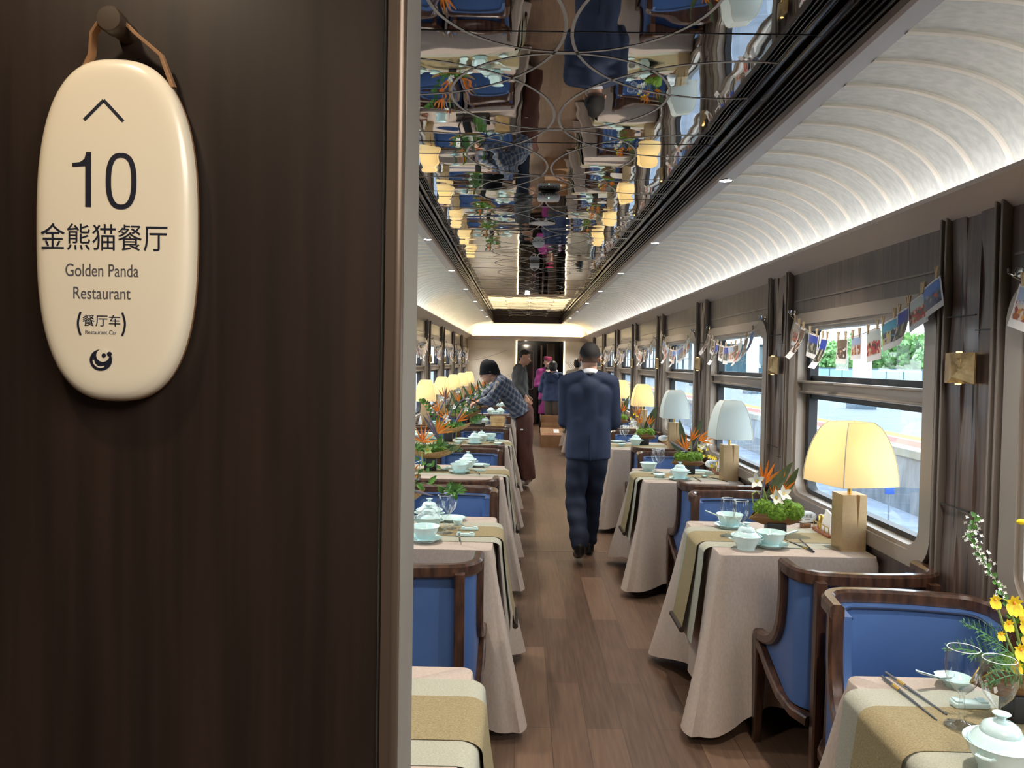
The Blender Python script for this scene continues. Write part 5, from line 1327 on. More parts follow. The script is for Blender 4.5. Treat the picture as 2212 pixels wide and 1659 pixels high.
def boat_fold(par, z0):
    # folded corrugated boat: rim high at the middle, pointed low tips
    b = MB(); n = 16; vs = []
    for side in (-1, 1):
        for i in range(n + 1):
            u = -1 + 2 * i / n; x = .122 * u; k = 1 - abs(u) ** 1.6
            top = z0 + .022 + .045 * min(1, (1 - abs(u)) / .34); w = .045 * k ** .8
            bot = z0 + .0 + .022 * max(0, abs(u) - .55) / .45
            bw = .022 * k
            vs += [(x, side * w, top), (x, side * (w + .003), (top + bot) / 2), (x, side * bw, bot)]
    fs = []
    for s in (0, 1):
        o = s * 3 * (n + 1)
        for i in range(n):
            for q in range(2): fs.append((o + 3 * i + q, o + 3 * i + 3 + q, o + 3 * i + 4 + q, o + 3 * i + 1 + q))
    o = 3 * (n + 1)
    for i in range(n): fs.append((3 * i + 2, 3 * i + 5, o + 3 * i + 5, o + 3 * i + 2))
    b.add(vs, fs); v = b.build('boat_vase', M['boat'], par, 30)
    b = MB()
    for s in (-1, 1): b.tube([(.122 * u, s * .045 * (1 - abs(u) ** 1.6) ** .8, z0 + .022 + .045 * min(1, (1 - abs(u)) / .34)) for u in [-1 + 2 * i / 24 for i in range(25)]], .0018, 5)
    b.build('gilt_rim', M['bright_gold'], v); return v
def boat_crescent(par, z0, L=.22):
    b = MB(); n = 20
    def fn(i, q):
        u = -1 + 2 * i / n; k = max(0, 1 - abs(u) ** 2.2); x = L * u; lift = .075 * abs(u) ** 1.8
        w = .055 * k ** .75; h = .036 + .012 * k
        a = PI * q / 8
        return (x, w * math.cos(a), z0 + lift + h - (h) * math.sin(a) * (k ** .25 if k > 0 else .2))
    vs = [fn(i, q) for i in range(n + 1) for q in range(9)]; fs = [(i * 9 + q, i * 9 + q + 1, (i + 1) * 9 + q + 1, (i + 1) * 9 + q) for i in range(n) for q in range(8)]
    vs2 = [(x, y * .88, z + .004) for x, y, z in vs]; N = len(vs)
    b.add(vs + vs2, fs + [tuple(N + k for k in f[::-1]) for f in fs] + [(i * 9 + q, (i + 1) * 9 + q, N + (i + 1) * 9 + q, N + i * 9 + q) for i in range(n) for q in (0, 8)])
    return b.build('boat_vase', M['boat_tan'], par, 40)
def stand(par, s=(.088, .07, .062)):
    b = MB(); b.rbox((0, 0, s[2] / 2), s, .005); b.build('block_stand', M['block'], par)
def leafb(par, p, d, L, w, m='leaf_dark', up=(0, -1, .2), bend=.1, name='leaf'):
    b = MB(); blade(b, p, d, up, L, w, bend, .18, 12, base=.05); return b.build(name, M[m], par, 60)
def stems(par, lst, r=.003, m='stem'):
    b = MB()
    for p in lst: b.tube(p, r, 6)
    return b.build('stem', M[m], par)
def flowers(par, items, col, r, name='flower', n=5):
    for p, d in items:
        b = MB(); orchid(b, Vector(p), d, r, n); o = b.build(name, M[col], par, 60)
        b = MB(); b.ell(p, (r * .16,) * 3, 8, 6); b.build('flower_centre', M['yellow'], o)
CATF = 'flower arrangement'
# right row, second table
t = thing('flower_arrangement', 'orange bird-of-paradise and white orchids in a folded boat on the %s' % n1, CATF, (1.205, 3.60, TZ + .004), -.08)
stand(t); boat_fold(t, .052)
for c, r in (((-.055, -.0, .125), (.048, .04, .042)), ((.0, -.03, .112), (.052, .04, .04)), ((.075, -.02, .118), (.046, .04, .042)), ((.055, .03, .13), (.04, .035, .035))): moss(t, c, r)
bop(t, (-.055, .01, .235), (.15, 0, 1), 1.02, (-.1, .1, -.9)); bop(t, (-.012, .0, .185), (-.05, 0, 1), .45, (.5, 0, .6)); bop(t, (.028, .02, .19), (.12, 0, 1), .95, (.3, .3, -.8))
leafb(t, (-.04, .01, .17), (.5, .1, .75), .21, .024); leafb(t, (.02, .03, .14), (.42, .0, .9), .2, .02); stems(t, [[(-.02, 0, .09), (-.04, -.01, .16), (-.062, -.01, .22)], [(.0, -.01, .1), (.0, -.02, .17)], [(-.07, 0, .1), (-.105, 0, .15), (-.11, 0, .19), (-.09, 0, .205), (-.075, 0, .19)]])
flowers(t, [((-.095, -.02, .255), (-.4, -1, .3)), ((-.01, -.04, .182), (.3, -1, .4)), ((.025, -.03, .20), (.4, -1, .5))], 'white_petal', .042)
# right row, third table
t = thing('flower_arrangement', 'three orange bird-of-paradise heads with yellow orchids in a folded boat on the %s' % n2, CATF, (1.225, 5.58, TZ + .004), .05)
stand(t); boat_fold(t, .052)
for c, r in (((-.055, -.01, .125), (.05, .04, .036)), ((.005, -.02, .122), (.05, .04, .04)), ((.06, -.01, .125), (.045, .04, .036))): moss(t, c, r)
bop(t, (-.02, -.02, .165), (-.35, 0, 1), 1.15, (-.8, 0, .45)); bop(t, (.02, 0, .24), (.25, 0, .9), .9, (.2, .3, -1)); bop(t, (.06, -.02, .25), (1.2, 0, .45), 1.15, (-.3, .2, -.8))
leafb(t, (-.02, .02, .18), (-.25, 0, 1), .22, .022); leafb(t, (.03, .02, .18), (.3, 0, 1), .24, .018); leafb(t, (-.05, 0, .15), (-.9, 0, .8), .13, .016); stems(t, [[(.07, 0, .12), (.12, 0, .18), (.14, 0, .23)], [(.07, 0, .12), (.12, 0, .13), (.17, 0, .125)]], .002)
flowers(t, [((.14, -.01, .235), (.2, -1, .2)), ((.10, 0, .20), (-.2, -1, .4))], 'white_petal', .04)
flowers(t, [((.07 + .02 * k, -.02 + .01 * (k % 2), .18 - .012 * k * (k % 3)), (rf.uniform(-.5, .5), -1, .3)) for k in range(6)] + [((.15 + .015 * k, 0, .125 - .004 * k), (0, -1, .3)) for k in range(4)], 'yellow', .018, 'flower', 4)
arrR = [t]
# right row, fourth and further tables
t = thing('flower_arrangement', 'x', CATF, (1.215, 7.5, TZ + .004))
stand(t); boat_fold(t, .052)
for c, r in (((-.03, -.01, .125), (.05, .04, .036)), ((.05, -.01, .125), (.05, .04, .038))): moss(t, c, r)
bop(t, (-.05, 0, .28), (-.45, 0, 1), 1.0, (.2, .2, -1)); bop(t, (-.03, -.01, .2), (-.5, 0, .7), .9, (.3, .1, -1)); bop(t, (.04, .0, .19), (.1, 0, 1), 1.0, (.4, .2, -.8))
leafb(t, (0, .02, .15), (.45, 0, .9), .28, .022); leafb(t, (.05, .02, .14), (.35, 0, 1), .22, .018)
flowers(t, [((-.12, -.01, .24), (-.2, -1, .2)), ((-.10, -.02, .19), (.2, -1, .2)), ((-.07, 0, .16), (.2, -1, .5)), ((-.13, 0, .2), (-.3, -1, 0))], 'white_petal', .028)
flowers(t, [((-.10 + .03 * k, .02, .30 - .02 * (k % 3)), (0, -1, .3)) for k in range(-1, 3)], 'yellow', .02, 'flower', 4)
pR = Proto(t)
for j in range(3, 8): pR.put((1.212, YT(j) + .08, TZ + .004), .1 * (j - 3), 'orange bird-of-paradise with small white flowers in a folded boat on the %s' % NR(j), 'flower boats of the right-hand row')
# right row, nearest table: yellow oncidium, white spirea, asparagus fern
t = thing('flower_arrangement', 'yellow orchids, white spirea spray and fern in a folded boat on the %s' % n0, CATF, (1.165, 1.745, TZ + .004), -.1)
stand(t); boat_fold(t, .052); moss(t, (0, 0, .115), (.07, .04, .035))
pts = [(0, 0, .1), (-.02, .01, .2), (-.05, .02, .28), (-.085, .03, .345), (-.115, .04, .40), (-.105, .04, .45)]
sprig(t, pts, 30, .014, .005); b = MB()
for k in range(80):
    f = rf.uniform(2.0, 5); i = min(int(f), 4); p = Vector(pts[i]).lerp(Vector(pts[i + 1]), f - i) + Vector((rf.uniform(-.016, .016), rf.uniform(-.014, .014), rf.uniform(-.016, .016))); orchid(b, p, (rf.uniform(-1, 1), -1, rf.uniform(-.4, 1)), .0052, 4)
b.build('spirea_blossom', M['white_petal'], t, 60)
for p, d in (((-.03, -.01, .12), (-1, .1, .55)), ((-.02, 0, .13), (-.8, .2, .9)), ((.0, -.03, .11), (-.6, -.3, .2)), ((.06, -.02, .1), (.6, -.4, .5))): fern(t, p, d, .16)
ys = [((.00, -.02, .27), .026), ((.03, -.02, .25), .026), ((-.04, -.02, .275), .018), ((.03, -.03, .20), .024), ((.01, -.035, .17), .022), ((.045, -.03, .16), .022), ((.0, -.04, .135), .018), ((.055, -.02, .33), .026), ((.045, 0, .37), .02), ((.07, -.01, .29), .022), ((-.015, -.03, .225), .016), ((.04, -.04, .125), .018), ((.065, -.03, .22), .022), ((.02, -.03, .225), .018), ((-.03, -.03, .20), .013)]
oncidium(t, [((p[0] - .045, p[1], p[2]), (rf.uniform(-.4, .3), -1, rf.uniform(-.1, .3)), r * 1.05) for p, r in ys])
stems(t, [[(.02, 0, .1), (.03, 0, .25), (.05, 0, .36), (.02, 0, .43), (-.0, 0, .455)], [(.03, 0, .1), (.055, 0, .2), (.07, 0, .32)], [(-.01, -.02, .1), (-.04, -.02, .22), (-.06, -.02, .275), (-.075, -.02, .28), (-.08, -.02, .262), (-.06, -.03, .19), (-.03, -.03, .13)]], .0028)
b = MB(); b.ell((-.005, 0, .458), (.007, .006, .01), 8, 6); b.ell((-.025, 0, .45), (.011, .006, .007), 8, 6); b.build('bud', M['yellow'], t)
# left row
def arr_left(lab, loc, style, rz=0.0):
    t = thing('flower_arrangement', lab, CATF, loc, rz); stand(t, (.085, .07, .085)); boat_crescent(t, .08)
    for k in range(5): moss(t, (-.11 + .052 * k, rf.uniform(-.012, .012), .135 + .008 * (k % 2)), (.04, .036, .032), 70)
    return t
def leafcl(par, p, r, n=9, m='leaf'):
    b = MB()
    for k in range(n):
        a = 2 * PI * k / n; blade(b, p, (math.cos(a), rf.uniform(-.6, .2), .5 + .6 * math.sin(a)), (0, -1, .5), r * rf.uniform(.7, 1.1), r * .10, -.15, .2, 6)
    b.build('leaf_rosette', M[m], par, 60)
t = arr_left('tan boat with leafy sprigs and one rosette reaching over glasses, %s' % m1, (-.66, 3.58, TZ + .004), 0)
sprig(t, [(.02, -.03, .17), (.12, -.05, .215), (.22, -.05, .225), (.30, -.05, .21), (.36, -.06, .19)], 7, .05, .011); leafcl(t, (.365, -.06, .19), .055, 20); leafcl(t, (.06, -.05, .21), .075, 9)
sprig(t, [(.14, -.04, .15), (.16, -.05, .19), (.19, -.05, .24), (.20, -.05, .32), (.19, -.05, .37)], 5, .035, .006)
bop(t, (.11, -.03, .20), (.35, 0, 1), 1.2, (.8, 0, -.2)); bop(t, (-.1, -.03, .24), (-.35, 0, 1), 1.0)
t = arr_left('tan crescent boat with vivid orange heads and one tall grey spathe, %s' % m2, (-.640, 5.51, TZ + .004), 0)
for c in ((-.10, -.04, .17), (.02, -.05, .165), (.09, -.03, .18), (-.04, -.05, .15)): leafcl(t, c, .055, 9)
bop(t, (-.055, -.05, .205), (-.1, 0, 1), 1.15, (-.9, 0, .75)); b = MB()
for d in ((-1, 0, .55), (1, 0, .7), (1, 0, .15)): blade(b, (-.05, -.06, .205), d, (0, -1, .3), .11, .0055, .05, .4, base=.4)
b.build('flower', M['orange'], t, 60)
bop(t, (.045, -.02, .275), (.5, 0, .9), 1.25, (-.55, 0, 1.0)); leafb(t, (.075, -.03, .20), (-.62, 0, .95), .24, .011, 'purple'); b = MB()
for d in ((1, 0, .55), (1, 0, .12), (-.1, 0, 1)): blade(b, (.05, -.03, .27), d, (0, -1, .3), .115, .0055, .05, .4, base=.4)
b.build('flower', M['orange'], t, 60)
flowers(t, [((-.01, -.08, .155), (0, -1, .3))], 'stem', .04); leafb(t, (.05, -.03, .17), (.4, -.2, 1), .11, .018, 'leaf'); leafb(t, (-.13, 0, .17), (-.6, 0, 1), .16, .012, 'yellow')
for d in ((.9, -.2, .5), (.7, -.3, .2), (1, .2, .3)): fern(t, (.10, -.02, .15), d, .13)
sprig(t, [(-.03, -.06, .10), (-.02, -.10, .05), (0, -.10, .03), (.05, -.09, .045)], 5, .05, .010)
t = arr_left('tan crescent boat with tall crossing orange and yellow petals, %s' % m3, (-.700, 7.47, TZ + .004), 0)
for c in ((-.08, -.04, .17), (.04, -.05, .17), (.12, -.03, .16)): leafcl(t, c, .06, 10)
for p, d, s in (((-.10, 0, .28), (-.5, 0, 1), 1.2), ((-.03, -.02, .40), (-.25, 0, 1), 1.2), ((.08, -.02, .20), (.9, 0, 1), 1.3), ((.0, -.03, .21), (-.9, 0, 1), 1.3)): bop(t, p, d, s, (rf.uniform(-1, 1), 0, .8))
leafb(t, (-.03, 0, .2), (.25, 0, 1), .28, .009); leafb(t, (.09, 0, .18), (.9, 0, .8), .22, .008); flowers(t, [((-.02, -.06, .24), (0, -1, .3)), ((.0, -.07, .205), (0, -1, .2)), ((-.06, -.05, .42), (-.3, -1, .2)), ((.09, -.03, .5), (.2, -1, .2))], 'white_petal', .035)
sprig(t, [(-.1, 0, .17), (-.17, 0, .28), (-.22, 0, .36), (-.26, 0, .4)], 14, .04, .012)
t = arr_left('x', (-.72, YT(4) + .05, TZ + .004), 0)
for p, d, s in (((-.06, 0, .28), (-.3, 0, 1), 1.1), ((.10, -.02, .24), (.5, 0, 1), 1.1)): bop(t, p, d, s)
leafb(t, (-.05, 0, .18), (-.5, 0, 1), .28, .018); leafb(t, (.0, .02, .18), (-.2, 0, 1), .30, .018, 'leaf'); leafb(t, (.1, .02, .18), (.5, 0, .9), .26, .02, 'leaf')
for c in ((-.1, -.04, .18), (.02, -.05, .18), (.13, -.03, .19)): leafcl(t, c, .09, 11)
flowers(t, [((-.1, -.06, .22), (0, -1, .3)), ((.05, -.07, .2), (0, -1, .2)), ((.15, -.05, .25), (0, -1, .2))], 'white_petal', .04)
for d in ((.9, -.2, .8), (-.7, -.3, .8), (.2, .2, 1)): fern(t, (.05, -.02, .18), d, .2)
pL = Proto(t)
for j in range(4, 9): pL.put((-.70 + .02 * (j % 2), YT(j) + .05, TZ + .004), .12 * (j - 5), 'leafy boat of orange heads and broad green leaves on the %s' % NL(j), 'flower boats of the left-hand row')
# ---- bamboo steamer and the ring-handled carrying basket on the left fifth table
m4 = NL(4)
t = thing('bamboo_steamer', 'round bamboo steamer beside the plaid shirt on the %s' % m4, 'steamer', (-.268, 9.21, TZ + .004)); ST = t; t.scale = (1.04, 1.04, 1.32)
b = MB(); b.lathe([(0, .004), (.083, .004), (.086, 0), (.088, .002), (.088, .048), (.084, .05), (.0, .05)], 36); b.build('basket', M['steamer'], t)
b = MB(); b.lathe([(.084, .05), (.091, .051), (.091, .092), (.086, .098), (.06, .102), (0, .104)], 36); b.build('lid', M['steamer'], t)
b = MB(); b.lathe([(.0915, .074), (.093, .075), (.093, .09), (.0915, .091)], 36); b.build('hoop', M['steamer'], t)
t = thing('carrying_basket', 'black low tray with a tall round ring handle on the %s' % m4, 'serving tray', (-.62, 9.20, TZ + .004))
b = MB(); b.rbox((0, 0, .012), (.40, .16, .018), .006); b.rbox((0, -.075, .025), (.40, .008, .03), .003); b.rbox((0, .075, .025), (.40, .008, .03), .003); b.build('tray', M['dark_wood'], t)
b = MB(); R_ = .165; b.tube([(R_ * math.cos(a), 0, .155 + R_ * math.sin(a)) for a in [(-60 + 300 * k / 40) * PI / 180 for k in range(41)]], .0075, 8); b.tube([(-.155, 0, .21), (.155, 0, .21)], .005, 6); b.build('ring_handle', M['dark_wood'], t)
b = MB(); b.rbox((.12, 0, .07), (.07, .07, .10), .004); b.build('pot', mat('pale_green_pot', srgb(188, 210, 190), .4), t)
sprig(t, [(.0, -.05, .03), (.05, -.06, .07), (.1, -.07, .09), (.15, -.08, .13)], 9, .06, .016)
# ================================================================== SIGN, GARLANDS, CEILING DEVICES, BOXES
def flat_poly(par, name, polys, z, m, y=0.0):
    b = MB()
    for pl in polys:
        b.add([(x, y, q) for x, q in pl] + [(x, y + .0006, q) for x, q in pl], [tuple(range(len(pl))), tuple(range(2 * len(pl) - 1, len(pl) - 1, -1))] + [(i, (i + 1) % len(pl), len(pl) + (i + 1) % len(pl), len(pl) + i) for i in range(len(pl))])
    return b.build(name, m, par, None)
def fit_text(par, body, width, height, x, z, m, y):
    o = lettering(par, body, .02, (0, y, 0), m, ext=.00008)
    xs = [v.co.x for v in o.data.vertices]; zs = [v.co.y for v in o.data.vertices]
    sx = width / (max(xs) - min(xs)); sy = height / (max(zs) - min(zs))
    o.scale = (sx, sy, 1); o.location = (x - sx * (max(xs) + min(xs)) / 2, y, z - sy * (max(zs) + min(zs)) / 2); return o
t = thing('name_plaque', 'ivory oval plaque numbered 10 hanging by a strap on the dark wood partition', 'sign', (-.392, .752, 1.668))
out = [(math.copysign(abs(math.cos(a)) ** (2 / 2.65), math.cos(a)), math.copysign(abs(math.sin(a)) ** (2 / 2.65), math.sin(a))) for a in [2 * PI * k / 96 for k in range(96)]]
HW, HH = .0762, .1635
def plq(layers, name, m):
    b = MB(); N = 96; vs = []
    for s, y in layers: vs += [(x * (HW - s), y, z * (HH - s)) for x, z in out]
    fs = [(k * N + i, k * N + (i + 1) % N, (k + 1) * N + (i + 1) % N, (k + 1) * N + i) for k in range(len(layers) - 1) for i in range(N)]
    fs += [tuple(range(N)), tuple(range((len(layers) - 1) * N, len(layers) * N))[::-1]]
    b.add(vs, fs); return b.build(name, m, t, 50)
plq([(.002, 0), (0, -.002), (0, -.006)], 'wood_back', M['sign_side'])
plq([(.0, -.006), (.0, -.012), (.0012, -.0165), (.004, -.0198), (.008, -.0216), (.013, -.0224), (.02, -.0228)], 'face', M['sign_face'])
YF = -.0229; k_ = .000442   # metres per photo pixel on the plaque face
cx_, cz_ = 237, 501
def q_(px, py): return ((px - cx_) * k_, (cz_ - py) * k_)
def stroke(pts, w):
    pl = []
    for i in range(len(pts) - 1):
        (x0, z0), (x1, z1) = q_(*pts[i]), q_(*pts[i + 1]); L = math.hypot(x1 - x0, z1 - z0); nx, nz = -(z1 - z0) / L * w * k_ / 2, (x1 - x0) / L * w * k_ / 2
        pl.append([(x0 + nx, z0 + nz), (x1 + nx, z1 + nz), (x1 - nx, z1 - nz), (x0 - nx, z0 - nz)])
    return pl
flat_poly(t, 'arrow', stroke([(180, 268), (222, 226), (264, 270)], 6.5), 0, M['navy_text'], YF - .0003)
one = [[q_(*p) for p in ((195, 336), (195, 453), (183, 453), (183, 366), (155, 368), (155, 360), (171, 358), (181, 351), (185, 336))]]
ring = []
for i in range(48):
    a, c = 2 * PI * i / 48, 2 * PI * (i + 1) / 48
    ring.append([q_(260 + rx * math.copysign(abs(math.cos(g)) ** .8, math.cos(g)), 397 + rz * math.copysign(abs(math.sin(g)) ** .8, math.sin(g))) for (rx, rz), g in (((33, 60), a), ((33, 60), c), ((22, 50), c), ((22, 50), a))])
flat_poly(t, 'numeral', one + ring, 0, M['navy_text'], YF - .0004)
for body, w, h, px, py, m in (('\u91d1\u718a\u732b\u9910\u5385', 274, 57, 223, 517, 'navy_text'), ('Golden Panda', 158, 27, 219, 588, 'grey_text'), ('Restaurant', 124, 26, 219, 637, 'grey_text'), ('\u9910\u5385\u8f66', 82, 25, 218, 696, 'navy_text'), ('Restaurant Car', 68, 9, 217, 721, 'grey_text')):
    x, z = q_(px, py); fit_text(t, body, w * k_, h * k_, x, z, M[m], YF - .0001)
for s in (-1, 1): flat_poly(t, 'bracket', stroke([(218 + s * (48 + 6 * math.cos(PI * k / 10 - PI / 2) - 3), 678 + 5 * k) for k in range(11)], 4), 0, M['navy_text'], YF - .0004)
b_ = [[q_(217 + 24 * math.cos(2 * PI * i / 40), 781 + 23 * math.sin(2 * PI * i / 40)) for i in range(40)]]
e0 = flat_poly(t, 'emblem', b_, 0, M['navy_text'], YF - .0004)
def disc(px, py, r): return [q_(px + r * math.cos(2 * PI * i / 24), py + r * math.sin(2 * PI * i / 24)) for i in range(24)]
flat_poly(e0, 'emblem_inset', [disc(222, 771, 14)], 0, M['sign_face'], YF - .0011)
flat_poly(e0, 'emblem_arc', [[q_(217 + r * math.cos(a), 781 + r * math.sin(a)) for r, a in ((17, a0), (17, a1), (14, a1), (14, a0))] for a0, a1 in [((60 + 12 * i) * PI / 180, (72 + 12 * i) * PI / 180) for i in range(10)]], 0, M['sign_face'], YF - .0011)
flat_poly(e0, 'emblem_dot', [disc(225, 771, 4.5), disc(237, 768, 5)], 0, M['navy_text'], YF - .0017)
b = MB()
for s, ex_, ez in ((-1, -.037, .150), (1, .052, .140)):
    b.sweep([(.0 + s * .009, -.020, .198), (s * .020 + .001, -.018, .186), (ex_ * .75 + .004, -.012, .168), (ex_, -.006, ez)], .0035, .009, up=(0, 1, 0))
b.build('strap', M['sign_side'], t)
t = thing('strap_hook', 'round dark brown knob on the partition holding the plaque strap', 'hook', (-.389, .755, 1.862))
b = MB(); b.lathe([(0, 0), (.010, 0), (.010, .020), (.0118, .022), (.0122, .034), (.011, .036), (0, .0365)], 28, m=Matrix.Rotation(PI / 2, 4, 'X')); b.build('knob', mat('knob_brown', srgb(58, 44, 32), .45), t)

# ---- photo garlands
def print_mat(name, sky, cols, seed):
    m, n, l, b = newmat(name); tc = n.new('ShaderNodeTexCoord'); sp = n.new('ShaderNodeSeparateXYZ'); l.new(tc.outputs['Generated'], sp.inputs[0])
    mp = n.new('ShaderNodeMapping'); mp.inputs['Scale'].default_value = (1, 5, 4); mp.inputs['Location'].default_value = (seed, seed * 1.7, seed * .6); l.new(tc.outputs['Generated'], mp.inputs[0])
    v = n.new('ShaderNodeTexVoronoi'); v.inputs['Scale'].default_value = 1.6; l.new(mp.outputs[0], v.inputs[0])
    r = n.new('ShaderNodeValToRGB'); r.color_ramp.interpolation = 'CONSTANT'; e = r.color_ramp.elements
    e[0].position = 0; e[0].color = cols[0]; e[1].position = .45; e[1].color = cols[1]
    for i, c in enumerate(cols[2:]): q = e.new(.55 + .12 * i); q.color = c
    s2 = n.new('ShaderNodeSeparateColor'); l.new(v.outputs['Color'], s2.inputs[0]); l.new(s2.outputs[0], r.inputs[0])
    ns = n.new('ShaderNodeTexNoise'); ns.inputs['Scale'].default_value = 4; l.new(mp.outputs[0], ns.inputs[0])
    ad = n.new('ShaderNodeMath'); ad.operation = 'MULTIPLY_ADD'; ad.inputs[1].default_value = .5; l.new(ns.outputs[0], ad.inputs[0]); l.new(sp.outputs['Z'], ad.inputs[2])
    gt = n.new('ShaderNodeMath'); gt.operation = 'GREATER_THAN'; gt.inputs[1].default_value = .82; l.new(ad.outputs[0], gt.inputs[0])
    mx = n.new('ShaderNodeMix'); mx.data_type = 'RGBA'; mx.inputs[7].default_value = sky; l.new(gt.outputs[0], mx.inputs[0]); l.new(r.outputs[0], mx.inputs[6]); l.new(mx.outputs[2], b.inputs['Base Color'])
    b.inputs['Roughness'].default_value = .3; return m
PAL = [print_mat('print_blue_sky', srgb(52, 110, 190), [srgb(40, 60, 90), srgb(180, 60, 50), srgb(150, 150, 150), srgb(70, 90, 120)], 1),
       print_mat('print_red', srgb(190, 200, 196), [srgb(176, 44, 40), srgb(110, 130, 80), srgb(60, 40, 40), srgb(214, 170, 140)], 2),
       print_mat('print_deep_blue', srgb(38, 62, 158), [srgb(50, 54, 48), srgb(92, 98, 66), srgb(40, 40, 44), srgb(150, 140, 120)], 3),
       print_mat('print_brown', srgb(104, 86, 66), [srgb(70, 54, 46), srgb(190, 150, 110), srgb(120, 70, 56), srgb(222, 214, 200)], 4),
       print_mat('print_orange', srgb(150, 170, 200), [srgb(150, 86, 50), srgb(196, 140, 70), srgb(140, 50, 50), srgb(200, 190, 180)], 5),
       print_mat('print_teal', srgb(70, 160, 190), [srgb(40, 44, 50), srgb(90, 150, 180), srgb(200, 180, 90), srgb(180, 170, 160)], 6),
       print_mat('print_portrait', srgb(160, 150, 140), [srgb(196, 96, 70), srgb(120, 100, 90), srgb(210, 190, 170), srgb(60, 60, 66)], 7)]
def photo_proto(w, h, curl, pal):
    t = thing('photo_print', 'photo', 'photo print')
    def fn(u, v, off, iw, ih, dz):
        y = (u - .5) * iw; z = -h * .0 - .004 - (1 - v) * ih - dz
        k = (-z / h)
        return (off - curl * (k ** 2) * h * .8 + .10 * (y * y) / w * (1 if curl < .3 else -.4), y, z)
    b = MB(); b.grid(lambda u, v: fn(u, v, 0, w, h, 0), 6, 8); b.grid(lambda u, v: fn(u, v, .0006, w, h, 0), 6, 8); b.build('paper', M['paper'], t, 60)
    b = MB(); b.grid(lambda u, v: fn(u, v, -.0006, w * .88, h * .74, h * .06), 6, 8); b.build('picture', PAL[pal], t, 60)
    return Proto(t)
b = MB()
for s in (-1, 1): b.sweep([(0, s * .0015, -.012), (0, s * .003, .004), (0, s * .0085, .028)], .008, .006, up=(1, 0, 0))
t0 = b.build('clothespin', M['pin'], None, 40); tag(t0, 'pin', 'clothespin'); pin_p = Proto(t0)
hook_t = thing('wall_hook', 'hook', 'hook')
b = MB(); b.lathe([(0, 0), (.016, 0), (.016, .004), (0, .005)], 16, m=Matrix.Rotation(-PI / 2, 4, 'Y')); b.build('plate', M['chrome'], hook_t)
for s in (-1, 1):
    b = MB(); b.tube([(-.004, 0, 0), (-.022, s * .008, -.008), (-.03, s * .015, 0), (-.028, s * .02, .014)], .0035, 8); b.build('prong', M['chrome'], hook_t)
hook_p = Proto(hook_t)
PH = {}
rg = random.Random(5)
SPEC1 = [(4.165, .075, .11, .05, 6, 'portrait print at the far end hook'), (4.07, .06, .14, .5, 3, 'narrow curled brown print second from the far end'), (3.93, .12, .105, .05, 2, 'print of a lit building under blue sky'), (3.78, .075, .13, .45, 2, 'curled print of blue sky over green field'),
         (3.58, .105, .10, .05, 3, 'print of a brown hall with pale seats'), (3.43, .09, .09, .05, 4, 'small print with looping yellow track'), (3.27, .115, .115, .02, 1, 'print of an orange crested hall, lowest of the string'), (3.13, .125, .10, .02, 5, 'teal print of people around a yellow flower'),
         (3.015, .08, .13, .35, 2, 'tall curled print of a crowd under deep blue sky'), (2.925, .12, .10, .05, 1, 'print of two people, one in red shirt'), (2.825, .115, .10, .05, 0, 'blue print with red figures at the near end hook')]
def garland(x, yc, sgn, spec, nm, first_lab=None):
    h0, h1, sag = 1.833, 1.838, .150
    fz = lambda u: h0 - sag * (1 - abs(u) ** 2.1)
    X = x - sgn * .035
    t = MB(); t.tube([(X, yc + .70 * u, fz(u)) for u in [-1 + 2 * k / 28 for k in range(29)]], .0016, 5)
    o = t.build('garland_string', M['string']); tag(o, 'thin jute string of the photo garland on the %s' % nm, 'string', 'garland strings')
    rz = 0 if sgn > 0 else PI
    for s in (-1, 1): hook_p.put((x - sgn * .024 + sgn * .02, yc + s * .705, 1.845), rz, 'chrome double hook at the %s end of the garland, %s' % ('near' if s < 0 else 'far', nm), 'garland hooks')
    for i, (y, w, h, cu, pal, lab) in enumerate(spec):
        w, h = w * 1.16, h * 1.16
        key = (round(w, 3), round(h, 3), round(cu, 2), pal)
        if key not in PH: PH[key] = photo_proto(*key)
        u = (y - yc) / .70; z = fz(u)
        if lab: L, G = '%s, %s garland' % (lab, nm), 'photo prints on the %s' % nm
        else: L, G = 'small photo print pegged along the garland on the %s' % nm, 'photo prints on the %s' % nm
        o = PH[key].put((X - sgn * .003, y, z + .002), rz, L, G); o.rotation_euler = (-(fz(u + .05) - fz(u - .05)) / .07 * -.7 * sgn * sgn if True else 0, 0, rz)
        for q in ((-.33, .33) if w > .085 and lab else (0,)):
            yy = y + q * w; uu = (yy - yc) / .70
            p = pin_p.put((X - sgn * .002, yy, fz(uu) + .002), rz, 'wooden clothespin on the garland string of the %s' % nm, 'clothespins on the %s' % nm)
WR = lambda j: '%s right-hand window' % ORD[j]; WL = lambda j: '%s left-hand window' % ORD[j]
garland(XR - .012, YW(1), 1, SPEC1, WR(1))
garland(XR - .012, YW(0), 1, [(YW(0) + .60, .12, .11, .1, 4, 'only print in view'), (YW(0) + .40, .12, .10, .1, 1, 'print outside the frame')][:1], WR(0))
def rspec(yc, n=10):
    out_ = []
    for i in range(n):
        big = rg.random() < .6
        out_.append((yc - .56 + 1.14 * i / (n - 1) + rg.uniform(-.015, .015), rg.choice((.11, .12)) if big else .07, rg.choice((.10, .11)) if big else .14, .05 if big else .45, rg.choice((0, 1, 2, 3, 3, 4, 4, 6)), None))
    return out_
for j in range(2, 8): garland(XR - .012, YW(j), 1, rspec(YW(j)), WR(j))
for j in range(4, 9): garland(XL + .012, YW(j), -1, rspec(YW(j)), WL(j))

